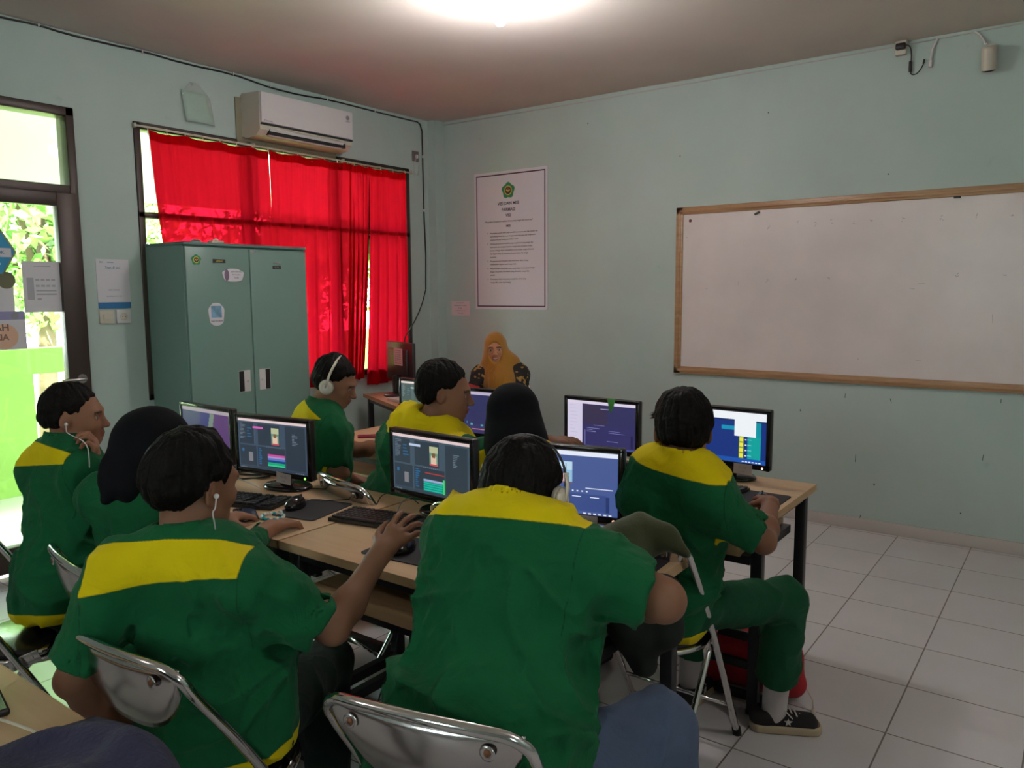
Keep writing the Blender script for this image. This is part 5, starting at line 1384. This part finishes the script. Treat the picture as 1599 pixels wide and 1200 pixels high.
            if getattr(s, 'pleats', False): seam = np.minimum(seam, np.abs(u-.115*s.g)+np.where((b > 0) & (w > s.yoke), 0, 1))
            return {'yoke': y, 'seam': seam}
        if not hasattr(s, 'collar_green'): s.collar_green = True
        pts = np.array([s.hip, s.neck, s.head, *s.sh, *s.el]+([*s.wr] if s.sleeve > 1 else [])); lo2, hi2 = pts.min(0)-.24*s.g, pts.max(0)+.16; lo2[:2] -= .02; hi2[:2] += .08
        g1 = garment('shirt' if s.cloth == 'uniform' else 'blouse', s.shirt, s.cloth, lo2, hi2, yk)
        pts = np.array([s.hip, *s.kn, *s.an]); lo3, hi3 = pts.min(0)-.2, pts.max(0)+.22; lo3[2] = max(lo3[2], 0)
        if not s.skip_legs: garment('trousers', s.trousers, s.legs, lo3, hi3, lambda v: {'yoke': -np.ones(len(v)), 'seam': np.ones(len(v))}, max(r, .007))
        if s.hair == 'short':
            g_ = garment('hair', s.hair_, 'hair', s.head-.17, s.head+.19, None, min(r-.0015, .004)); s.strands(g_, org)
        return o
    def strands(s, hob, org, n=1700):
        """short tapered locks that break up the outline"""
        me = hob.data; nv = len(me.vertices); co = np.empty(nv*3, np.float32); me.vertices.foreach_get('co', co); co = co.reshape(-1, 3).astype(float)+np.array(org)
        no = np.empty(nv*3, np.float32); me.vertices.foreach_get('normal', no); no = no.reshape(-1, 3).astype(float)
        rg = np.random.default_rng(s.seed+50); ln = getattr(s, 'strand', .028)
        c, F, U, R = s.head, s.F, s.U, s.R
        whorl = c+U*.10*s.hs-F*.045*s.hs
        out = (((co-c) * no).sum(1) > .045*s.hs) & ((co-c) @ F < .045) & (((co-c) @ U > .035) | (((co-c) @ F < -.05) & (np.abs((co-c) @ R) < .06)))
        if not out.any(): print('NOHAIR', len(co), np.abs(no).max(), co[:3], c); return
        ids = rg.choice(np.nonzero(out)[0], n)
        verts, faces = [], []
        for i in ids:
            p = co[i]; nn = no[i]; away = p-whorl; away -= nn*(away @ nn); away = nrm(away+1e-6*U); away = nrm(away*.8-U*.35+rg.normal(size=3)*.28); away = nrm(away-nn*(away @ nn))
            l = ln*(.5+.9*rg.random()); w = .0016*(1+rg.random()); sd = np.cross(away, nn); k = len(verts); lift = .10+.95*rg.random()**2.5; l *= 1.25
            for j, t in enumerate((0, .4, .75)):
                b = p-nn*.002+away*l*t+nn*l*lift*math.sin(t*2.2)*.5; ww = w*(1-t*.6); verts += [b-sd*ww, b+sd*ww, b+nn*ww*.9]
            tip = p+away*l+nn*l*lift*.25; verts.append(tip)
            for j in range(2):
                for m_ in range(3): a = k+j*3+m_; b2 = k+j*3+(m_+1) % 3; faces.append((a, b2, b2+3, a+3))
            for m_ in range(3): faces.append((k+6+m_, k+6+(m_+1) % 3, k+9))
        m2 = bpy.data.meshes.new('hair'); m2.from_pydata([tuple(np.asarray(v)-np.array(org)) for v in verts], [], faces)
        bm = bmesh.new(); bm.from_mesh(me); bm.from_mesh(m2); bm.to_mesh(me); bm.free(); me.polygons.foreach_set('use_smooth', np.ones(len(me.polygons), bool))
        bpy.data.meshes.remove(m2)

def extra(person, name, fn, mt, lo, hi, res=.006, attrs=None):
    org = person.obj.location; v, q = surface(fn, lo, hi, res)
    return to_mesh(name, v, q, mt, person.obj, tuple(org), attrs=attrs(v) if attrs else None)
def lying(th=0.0): return dict(n=V(0, 0, 1))
PEOPLE = {}
def lower(p, seat, face, knee=.43, spread=.12, z=.50, shank=.42, tuck=.05):
    """default seated legs from the hip point and the direction faced"""
    hip = np.asarray(seat, float); f = nrm(V(face[0], face[1], 0)); sd = np.cross(f, V(0, 0, 1))
    kn = [hip+f*knee-sd*spread+V(0, 0, z-hip[2]), hip+f*knee+sd*spread+V(0, 0, z-hip[2])]
    an = [k-f*tuck+V(0, 0, .085-k[2]) for k in kn]
    return kn, an
# ------------------------------------------------------------------ the boy with white earphones (nearer row)
typ = (.75, .7, .75, .8)
kn, an = lower(None, (3.13, -4.30, .53), (-.5, .85), .40, .11)
C_ = Person(g=.93, res=.005, hs=1.0, hip=V(3.13, -4.30, .535), neck=V(3.105, -4.375, .985), head=V(3.050, -4.30, 1.102), F=V(-.05, 1, -.12), up=V(0.05, 0, 1),
    sh=[D(186, 897, 1.72), D(378, 903, 1.70)], el=[D(114, 1062, 1.72), D(520, 982, 1.80)], wr=[D(205, 1150, 1.86), D(592, 868, 1.98)],
    kn=kn, an=an, seed=3, lean=.03, yoke=.060, yokew=.185, collarh=.052, sleeve=.84, hairt=.020, nape=-.060, fold=1.2,
    hand=[dict(d=D(235, 1110, 1.95)-D(205, 1150, 1.86), n=V(.3, -.6, .7), curl=(.6, .7, .7, .8), tcurl=.4, scale=.95),
          dict(d=D(628, 826, 2.03)-D(592, 868, 1.98), n=V(.35, -.45, .82), curl=(.35, .4, .5, .5), tcurl=.2, spread=.2, scale=1.0)])
C_.build('boy with white earphones, one hand raised over a keyboard, green shirt with yellow yoke')
chair(3.095, -4.300, 4, 'chrome folding chair with warped reflections behind the boy with white earphones')
# ------------------------------------------------------------------ the large boy with headphones
D_ = Person(g=1.12, belly=1.10, res=.005, hs=1.04, hip=V(3.755, -4.150, .56), neck=V(3.690, -3.955, 1.055), head=V(3.668, -3.850, 1.078), F=V(-.18, .96, -.20), up=V(0, 0, 1),
    sh=[D(712, 835, 1.80), D(915, 880, 1.66)], el=[V(3.50, -3.80, .82), D(1036, 938, 1.60)], wr=[V(3.46, -3.58, .80), V(3.83, -3.66, .80)],
    kn=[V(3.55, -3.72, .55), D(1030, 1140, 1.68)], an=[V(3.52, -3.70, .09), V(4.10, -3.86, .09)], seed=5, lean=.055, yoke=.024, yokew=.175, sleeve=.82, pleats=True, hairt=.014, nape=-.075, fold=1.5,
    legs='jeans', collar_green=False, stripe=False, hairs=1,
    hand=[dict(d=V(.0, 1, -.05), n=V(0, 0, 1), curl=typ), dict(d=V(-.75, .65, -.1), n=V(0, .1, 1), curl=typ)])
D_.build('large boy in blue jeans wearing headphones, back turned, green shirt with yellow yoke')
chair(3.745, -4.13, 14, 'chrome folding chair with rusty bolts behind the large boy in blue jeans')
# ------------------------------------------------------------------ boy nearest the white board
H_ = Person(g=.92, res=.005, belly=.92, hip=V(3.645, -3.06, .535), neck=V(3.73, -3.140, 1.030), head=V(3.712, -3.075, 1.112), F=V(-.50, .86, -.15), up=V(0, 0, 1),
    sh=[D(1003, 775, 2.42), D(1112, 785, 2.30)], el=[V(3.50, -2.88, .80), D(1192, 846, 2.33)], wr=[V(3.52, -2.62, .80), V(3.870, -2.700, .822)],
    kn=[V(3.60, -2.68, .52), V(3.93, -2.70, .505)], an=[V(3.58, -2.66, .09), V(3.890, -2.650, .085)], seed=8, lean=.035, yoke=.015, yokew=.172, sleeve=.82, hairt=.020, nape=-.055,
    legs='trouser', collar_green=False, stripe=True, cuff=.115, flare=.080, footdir=[V(0, 1, 0), V(.85, .5, 0)],
    hand=[dict(d=V(0, 1, -.05), n=V(0, 0, 1), curl=typ), dict(d=V(-.45, .9, -.05), n=V(.1, .1, 1), curl=(.7, .8, .8, .9), tcurl=.5, spread=.12)])
H_.an[1][2] = .085
H_.build('boy nearest the white board, hand on a mouse, white sock and black sneaker')
chair(3.60, -3.00, 0, 'chrome folding chair under the boy nearest the white board, olive jacket over its back')
# ------------------------------------------------------------------ boy beside the glazed door
kn, an = lower(None, (2.02, -4.17, .53), (.6, .8), .40, .11)
A_ = Person(g=.85, hs=.93, res=.006, hip=V(2.02, -4.18, .535), neck=V(1.945, -4.105, 1.035), head=V(1.950, -4.060, 1.128), F=V(.62, .78, -.03), up=V(0, 0, 1),
    sh=[D(58, 735, 2.68), D(127, 735, 2.55)], el=[V(1.98, -3.80, .80), D(140, 815, 2.60)], wr=[D(150, 730, 2.60), V(2.18, -3.86, .76)],
    kn=kn, an=an, seed=12, lean=.03, yoke=.085, yokew=.175, sleeve=.9, hairt=.014, nape=-.045, strand=.012, skin=1.25,
    hand=[dict(d=V(.15, -.05, 1), n=V(.4, .8, 0), curl=(1.1, 1.2, 1.3, 1.3), tcurl=.6), dict(d=V(.3, .9, 0), n=V(0, 0, 1), curl=typ)])
A_.build('boy beside the glazed door with earphones, hand raised to his mouth, green and yellow shirt')
chair(1.99, -4.24, -38, 'chrome folding chair nearest the glazed door, its black seat showing')
# ------------------------------------------------------------------ girl in a black headscarf, nearer row
kn, an = lower(None, (2.52, -4.12, .53), (0, 1), .40, .09)
B_ = Person(g=.9, res=.006, hip=V(2.52, -4.12, .535), neck=V(2.475, -4.125, .965), head=V(2.475, -4.075, 1.080), F=V(.25, .92, -.25), up=V(0, 0, 1),
    sh=[V(2.345, -4.18, .94), V(2.615, -4.09, .94)], el=[V(2.30, -4.03, .74), V(2.68, -3.95, .76)], wr=[V(2.36, -3.80, .775), V(2.58, -3.76, .775)],
    kn=kn, an=an, seed=21, lean=.025, yoke=-.3, hair='none', ears=False, sleeve=1.2, skin=1.2,
    hand=[dict(d=V(.1, 1, 0), n=V(0, 0, 1), curl=typ), dict(d=V(-.1, 1, 0), n=V(0, 0, 1), curl=typ)])
B_.build('girl in a long black headscarf in the nearer row, behind the boy with white earphones')
chair(2.50, -4.10, -10, 'chrome folding chair under the girl in the long black headscarf, nearer row')
# ------------------------------------------------------------------ boy with white headphones by the cabinet
kn, an = lower(None, (1.86, -2.95, .53), (.5, .9), .38, .1)
E_ = Person(g=.92, res=.006, hip=V(1.80, -2.97, .535), neck=V(1.775, -2.875, 1.000), head=V(1.835, -2.815, 1.115), F=V(.84, .50, -.38), up=V(.25, .1, 1),
    sh=[D(478, 668, 3.82), D(517, 675, 3.62)], el=[V(1.80, -2.66, .76), D(520, 735, 3.62)], wr=[V(1.98, -2.55, .785), D(553, 750, 3.72)],
    kn=kn, an=an, seed=31, lean=.04, yoke=.080, yokew=.175, sleeve=.85, hairt=.018, nape=-.065, skin=1.1, stripe=True,
    hand=[dict(d=V(.5, .8, 0), n=V(0, 0, 1), curl=typ), dict(d=V(.6, .7, -.1), n=V(0, -.1, 1), curl=typ)])
E_.build('boy with white headphones bending forward beside the green cabinet')
chair(1.80, -2.98, -20, 'chrome folding chair under the boy with white headphones')
# ------------------------------------------------------------------ stout boy with wavy hair
kn, an = lower(None, (2.44, -3.02, .53), (.4, .9), .40, .13)
F_ = Person(g=1.18, res=.006, hs=1.02, hip=V(2.44, -3.02, .55), neck=V(2.605, -3.015, 1.020), head=V(2.640, -2.945, 1.140), F=V(.80, .58, -.12), up=V(0, 0, 1),
    sh=[D(622, 700, 3.15), D(722, 712, 2.98)], el=[V(2.50, -2.74, .78), D(758, 762, 2.95)], wr=[V(2.62, -2.58, .785), V(2.84, -2.60, .79)],
    kn=kn, an=an, seed=41, lean=.05, yoke=.088, yokew=.175, sleeve=.9, hairt=.018, nape=-.060, collar_green=False, fold=1.3, skin=1.1,
    hand=[dict(d=V(.1, 1, 0), n=V(0, 0, 1), curl=typ), dict(d=V(0, 1, 0), n=V(0, 0, 1), curl=typ)])
F_.build('stout boy with wavy black hair in the further row, face in profile')
chair(2.43, -3.05, -14, 'chrome folding chair with an empty curved back under the stout boy with wavy hair')
# ------------------------------------------------------------------ girl in a black headscarf, further row
kn, an = lower(None, (3.05, -3.0, .53), (0, 1), .38, .09)
G_ = Person(g=.88, res=.006, hip=V(3.06, -3.03, .535), neck=V(3.04, -3.02, .985), head=V(3.000, -2.975, 1.072), F=V(.05, .95, -.28), up=V(0, 0, 1),
    sh=[V(2.90, -3.04, .925), V(3.17, -3.02, .925)], el=[V(2.87, -2.83, .77), V(3.20, -2.80, .79)], wr=[V(2.92, -2.60, .785), D(848, 690, 3.02)],
    kn=kn, an=an, seed=51, lean=.025, hair='none', ears=False, sleeve=1.2,
    hand=[dict(d=V(0, 1, 0), n=V(0, 0, 1), curl=typ), dict(d=V(.75, .6, .05), n=V(-.2, -.3, 1), curl=(.3, .35, .4, .4), tcurl=.2)])
G_.build('girl in a rounded black headscarf in the further row, seen from behind')
chair(3.06, -3.06, 4, 'chrome folding chair under the girl in the rounded black headscarf, further row')
# ------------------------------------------------------------------ teacher
T_ = Person(g=.92, res=.004, hip=V(1.16, -.50, .54), neck=V(1.125, -.56, .985), head=V(1.095, -.60, 1.112), F=V(.55, -.83, -.05), up=V(-.07, 0.02, 1),
    sh=[V(1.27, -.52, .915), V(1.00, -.66, .915)], el=[V(1.34, -.66, .70), V(.97, -.80, .72)], wr=[V(1.12, -.80, .79), V(1.12, -.90, .80)],
    kn=[V(1.30, -.86, .50), V(1.12, -.94, .50)], an=[V(1.28, -.82, .09), V(1.10, -.90, .09)], seed=61, lean=.01, hair='none', ears=False, sleeve=1.2,
    cloth='batik', skin=2.3, smile=True, hem=False, collar=False, neck_r=.046,
    hand=[dict(d=V(-.8, -.5, 0), n=V(.3, -.3, 1), curl=typ), dict(d=V(.8, .2, 0), n=V(-.1, -.3, 1), curl=typ)])
T_.build('smiling teacher in a mustard headscarf seated in the room corner')
chair(1.09, -.50, 215, 'chrome folding chair under the teacher')

# ---- headscarves
def scarf(p, mt, face_open, drape, name='headscarf', res=.006, t=.014, pts=()):
    c, F, U, R, h = p.head, p.F, p.U, p.R, p.hs; Rm = np.stack([R, F, U])
    def fn(P):
        q = (P-c) @ Rm.T/h
        d = ell(q, V(0, -.014, .030), np.eye(3), (.075+t, .096+t*1.2, .088+t)); d = smin(d, ell(q, V(0, .01, -.035), np.eye(3), (.070+t, .075+t, .085)), .04)
        for (a, b, ra, rb, k) in drape: d = smin(d, cap(P, a, b, ra, rb), k)
        for (a, b, sd, wa, da, wb, db, k) in pts: d = smin(d, fcap(P, a, b, sd, wa, da, wb, db), k)
        f = face_open; op = ell(q, V(0, .112, -.012), np.eye(3), f)
        d = smax(d, -op, .010)
        return d + .0035*vnoise(P*np.array([1, 1, .5]), 3.6, p.seed)-.009*(1-np.abs(vnoise(P*np.array([1, 1, .35]), 4.4, p.seed+4)))**4*np.clip((c[2]-.06-P[:, 2])*8, 0, 1)+.004*np.clip((c[2]-.06-P[:, 2])*8, 0, 1)+.0014*vnoise(P, 11, p.seed+1)
    allp = [c]+[x for dd in drape for x in dd[:2]]+[x for dd in pts for x in dd[:2]]; allp = np.array(allp)
    return extra(p, name, fn, mt, allp.min(0)-.2, allp.max(0)+.2, res)
c = B_.head
scarf(B_, 'hijab', (.060, .05, .085), [(c-V(0, 0, .05), B_.neck+B_.back*.03-V(0, 0, .02), .085, .095, .05), (D(215, 700, 2.34), D(186, 745, 2.29), .075, .050, .05), (D(188, 738, 2.28), D(164, 782, 2.24), .052, .014, .04), (D(232, 712, 2.30), D(205, 768, 2.24), .070, .030, .05)], t=.010)
c = G_.head
scarf(G_, 'hijab', (.060, .05, .085), [(c-V(0, 0, .05), G_.neck+G_.back*.02-V(0, 0, .04), .090, .105, .05), (G_.neck, G_.neck-V(0, 0, .10)+G_.back*.05, .11, .09, .06)])
c = T_.head
fw_ = -T_.back
scarf(T_, 'mustard', (.058, .06, .083), [(c-V(0, 0, .06)-T_.F*.01, T_.neck+V(0, 0, .0), .080, .10, .05), (T_.neck, T_.neck+T_.F*.075-V(0, 0, .12), .115, .11, .05), (T_.neck+T_.F*.08-V(0, 0, .10), T_.neck+T_.F*.10-V(0, 0, .26), .10, .085, .05),
    (T_.neck+T_.R*.08, T_.neck+T_.R*.09+T_.F*.04-V(0, 0, .12), .085, .06, .05), (T_.neck-T_.R*.07, T_.neck-T_.R*.10+T_.F*.02-V(0, 0, .10), .07, .04, .05)], res=.004, t=.010)
# pin and glasses of the teacher
p0 = T_.head-T_.U*.135+T_.F*.115-T_.R*.0
m = MB(); m.ell(tuple(p0-np.array(T_.obj.location)), (.006, .006, .014)); m.build('brooch', 'silver', T_.obj)
m = MB()
for x in (-.033, .033):
    pts = [T_.head+T_.R*(x+.024*math.cos(a))+T_.U*(-.006+.018*math.sin(a))+T_.F*(.104-.25*abs(x+.024*math.cos(a))**1.3) for a in np.linspace(0, 2*PI, 20, endpoint=False)]
    m.tube(pts, .0012, 6, closed=True)
m.tube([T_.head+T_.R*x-T_.U*.002+T_.F*.109 for x in (-.010, 0, .010)], .0012, 6)
for sg in (-1, 1): m.tube([T_.head+T_.R*sg*.056+T_.F*.096, T_.head+T_.R*sg*.074+T_.F*.04, T_.head+T_.R*sg*.078+T_.F*.0], .0012, 6)
tag(m.build('glasses', mat('thin_gold_frame', (.35, .2, .12), .35, metal=.6)), 'thin-rimmed glasses worn by the teacher in the mustard headscarf', 'glasses')

# ---- headphones
def headphones(p, lb, r=.085, w=.008, tilt=0.0, band=None, drop=0.0, mt='cream', mt2=None):
    c, F, U, R, h = p.head, p.F, p.U, p.R, p.hs
    t = empty('headphones', tuple(p.head), label=lb, cat='headphones')
    pts = []
    for a in np.linspace(-.06, PI+.06, 25):
        v = R*math.cos(a)*.101*h+U*(.030+math.sin(a)*.100*h+.0)-F*(.012+drop*math.sin(a)); pts.append(v)
    m = MB(); m.tube(pts, .0075 if mt2 is None else .004, 10, flat=.55); m.build('headband', mt2 or mt, t)
    for sg in (-1, 1):
        a0 = R*sg*.082*h-F*.010-U*.012; a1 = R*sg*.104*h-F*.010-U*.012
        m = MB(); m.cyl(a0, a0+(a1-a0)*.45, .036, .036, 28); cu = m.build('ear_cushion', mat('pale_cushion', (.40, .36, .30), .7), t)
        m = MB(); m.tube([a0+(a1-a0)*.45, a0+(a1-a0)*.8, a1], lambda q: .034-.012*q*q, 28); m.build('ear_cup', mt, t)
        m = MB(); m.cyl(a1, a1+R*sg*.002, .013, n=20); m.build('cup_badge', 'white', t)
        m = MB(); m.tube([R*sg*.101*h+U*.055-F*.012, R*sg*.106*h+U*.02-F*.011, a1-U*.0], .0065, 8, flat=.6); m.build('arm', mt, t)
    return t
headphones(E_, 'white headphones on the boy beside the green cabinet')
headphones(D_, 'cream headphones on the large boy in blue jeans', mt2='black')
# ---- earphone wires
def earphone(p, sg, path, lb):
    c, F, U, R = p.head, p.F, p.U, p.R; a = c+R*sg*.088-F*.004-U*.012
    m = MB(); m.ell(tuple(a), (.006, .006, .006)); m.tube([a, a-U*.012-F*.0, a-U*.03]+[np.asarray(x) for x in path], .0016, 6, smooth_path=2)
    tag(m.build('earphone', 'white'), lb, 'earphones')
earphone(C_, 1, [D(331, 800, 1.66), D(336, 822, 1.70), D(337, 842, 1.74), D(333, 862, 1.86)], 'white wired earphone hanging from the ear of the boy with the raised hand')
earphone(A_, 1, [D(136, 690, 2.52), D(140, 720, 2.50), D(139, 748, 2.52)], 'pale wired earphone of the boy beside the glazed door')

# ---- sneaker and sock of the boy nearest the white board
def footwear(p, k, star=True):
    f = p.foot(k); a = p.an[k].copy(); a[2] = 0; sd = np.cross(f, V(0, 0, 1)); Z3 = V(0, 0, 1); Rm = np.stack([sd, f, Z3]); o = a-f*.045
    def upper(P):
        q = (P-o) @ Rm.T
        d = fcap(q, V(0, -.008, .045), V(0, .17, .030), V(1, 0, 0), .036, .030, .044, .026, 2.4)
        d = smin(d, cap(q, V(0, .005, .05), V(0, .035, .075), .036, .034), .02)
        d = smax(d, -(cap(q, V(0, .022, .09), V(0, .03, .14), .032, .036)), .004); d = smax(d, q[:, 2]-.095-.1*(q[:, 1]-.07), .006); d = smax(d, .022-q[:, 2], .002)
        return d
    def sole(P):
        q = (P-o) @ Rm.T; d = fcap(q*np.array([1, 1, 1]), V(0, -.008, .014), V(0, .178, .014), V(1, 0, 0), .043, .03, .050, .03, 2.6)
        return smax(smax(d, q[:, 2]-.030, .003), .001-q[:, 2], .003)
    u = extra(p, 'sneaker', upper, 'canvas', o-.12-f*.02, o+f*.23+V(.08, .08, .16), .004)
    lo = np.minimum(o, o+f*.2)-.08; hi = np.maximum(o, o+f*.2)+.08; lo[2] = -.01
    v, q = surface(sole, lo, hi, .004); s_ = to_mesh('sole', v, q, 'sole', u, tuple(p.obj.location))
    org = np.array(p.obj.location)
    g = lambda x, y, z: tuple(o+sd*x+f*y+Z3*z-org)
    m = MB()
    for i in range(5):
        y = .075+.018*i; z = .088-.0105*i; m.tube([g(-.024, y, z-.006), g(0, y+.004, z+.002), g(.024, y+.008, z-.006)], .0028, 6)
    m.tube([g(0, .072, .092), g(.02, .062, .10), g(.034, .075, .085), g(.040, .10, .06)], .0024, 6, smooth_path=1); m.tube([g(0, .072, .092), g(-.02, .062, .10), g(-.034, .08, .08)], .0024, 6, smooth_path=1)
    m.tube([g(.034, .03, .094), g(.036, .06, .090), g(.022, .08, .086)], .0024, 6, smooth_path=1)
    m.build('laces', 'lace', u)
    if star:
        for sg in (1, -1):
            pts = []
            for i in range(10):
                a_ = PI/2+i*PI/5; r_ = .0145 if i % 2 == 0 else .006; pts.append(g(sg*.0415, .085+r_*math.cos(a_), .048+r_*math.sin(a_)))
            m = MB(); m.poly(pts, .0035*sg, sd); m.build('star', 'lace', u)
    def sock(P):
        d = cap(P, p.an[k]-V(0, 0, .03), p.an[k]+nrm(p.kn[k]-p.an[k])*.13, .041, .045)
        return d+.0012*vnoise(P, 9, 4)
    extra(p, 'sock', sock, 'sock', p.an[k]-.1, p.an[k]+.2, .005)
footwear(H_, 1); footwear(H_, 0)
for p in (A_, B_, C_, D_, E_, F_, G_, T_):
    for k in (0, 1):
        f = p.foot(k); a = p.an[k].copy(); a[2] = 0; o = a-f*.045; sd = np.cross(f, V(0, 0, 1)); Rm = np.stack([sd, f, V(0, 0, 1)])
        def shoe(P, o=o, Rm=Rm):
            q = (P-o) @ Rm.T; d = fcap(q, V(0, -.005, .045), V(0, .17, .030), V(1, 0, 0), .040, .034, .047, .030, 2.4); d = smin(d, cap(q, V(0, .01, .05), V(0, .035, .075), .038, .038), .02)
            return smax(smax(d, q[:, 2]-.10, .006), .001-q[:, 2], .002)
        lo = np.minimum(o, o+f*.2)-.09; hi = np.maximum(o, o+f*.2)+.09; lo[2] = -.01; hi[2] = .14
        v, q = surface(shoe, lo, hi, .007); to_mesh('shoe', v, q, 'canvas', p.obj, tuple(p.obj.location))

# ---- olive jacket over the chair back, dark bag, red bag
def blob_thing(name, fn, lo, hi, mt, lb, cat, res=.006):
    v, q = surface(fn, lo, hi, res); org = ((lo[0]+hi[0])/2, (lo[1]+hi[1])/2, 0); o = to_mesh(name, v, q, mt, None, org); o.location = org; return tag(o, lb, cat)
J = [D(965, 850, 2.06), D(1000, 822, 2.08), D(1040, 838, 2.06), D(1072, 866, 2.04)]
def jacket(P):
    d = cap(P, J[0], J[1], .042, .032); d = smin(d, cap(P, J[1], J[2], .032, .030), .03); d = smin(d, cap(P, J[2], J[3], .030, .014), .03)
    d = smin(d, cap(P, J[0]-V(0, 0, .05), J[1]-V(0, 0, .05), .045, .045), .05); d = smin(d, cap(P, J[0], J[0]-V(.02, -.02, .16), .05, .05), .05)
    return d+.006*vnoise(P*np.array([1, 1, .6]), 4.2, 3)+.002*vnoise(P, 14, 5)
JJ = np.array(J); blob_thing('jacket', jacket, JJ.min(0)-V(.12, .12, .30), JJ.max(0)+.1, 'olive', 'olive jacket draped over the chair of the boy nearest the white board', 'jacket')
K0, K1, K2 = D(985, 975, 2.12), D(1035, 985, 2.10), D(1005, 1035, 2.14)
def hood(P):
    d = cap(P, K0, K1, .055, .055); d = smin(d, cap(P, K0, K2, .055, .035), .05); d = smin(d, cap(P, K0+V(0, 0, .10), K1+V(0, 0, .10), .05, .05), .06)
    return d+.006*vnoise(P, 4, 8)
KK = np.array([K0, K1, K2]); blob_thing('hanging_cloth', hood, KK.min(0)-.14, KK.max(0)+V(.12, .12, .24), 'darkcloth', 'dark cloth hanging from the chair back below the olive jacket', 'cloth')
bx_, by_ = 3.73, -2.40
def bag(P):
    q = P-V(bx_, by_, 0); d = fcap(q, V(-.13, 0, .12), V(.10, .0, .12), V(0, 1, 0), .09, .12, .09, .11, 3); d = smin(d, cap(q, V(.10, -.02, .11), V(.17, -.03, .07), .06, .04), .05)
    d = smax(d, .004-q[:, 2], .01); return d+.005*vnoise(P, 5, 2)
o = blob_thing('backpack', bag, V(bx_-.3, by_-.2, -.01), V(bx_+.32, by_+.2, .36), 'red', 'red and black bag on the floor behind the leg with the white sock', 'bag')
m = MB()
for y in (-.11, .0, .10): m.box((-.02, y*.2-.115, .14+y), (.26, .02, .035), .006)
m.build('dark_panel', 'black', o)
m = MB(); m.tube([(.21, -.06, .08), (.235, -.07, .05), (.24, -.08, .015)], .003, 6); m.ell((.24, -.082, .012), (.010, .007, .012)); m.build('zip_cord', 'cream', o)
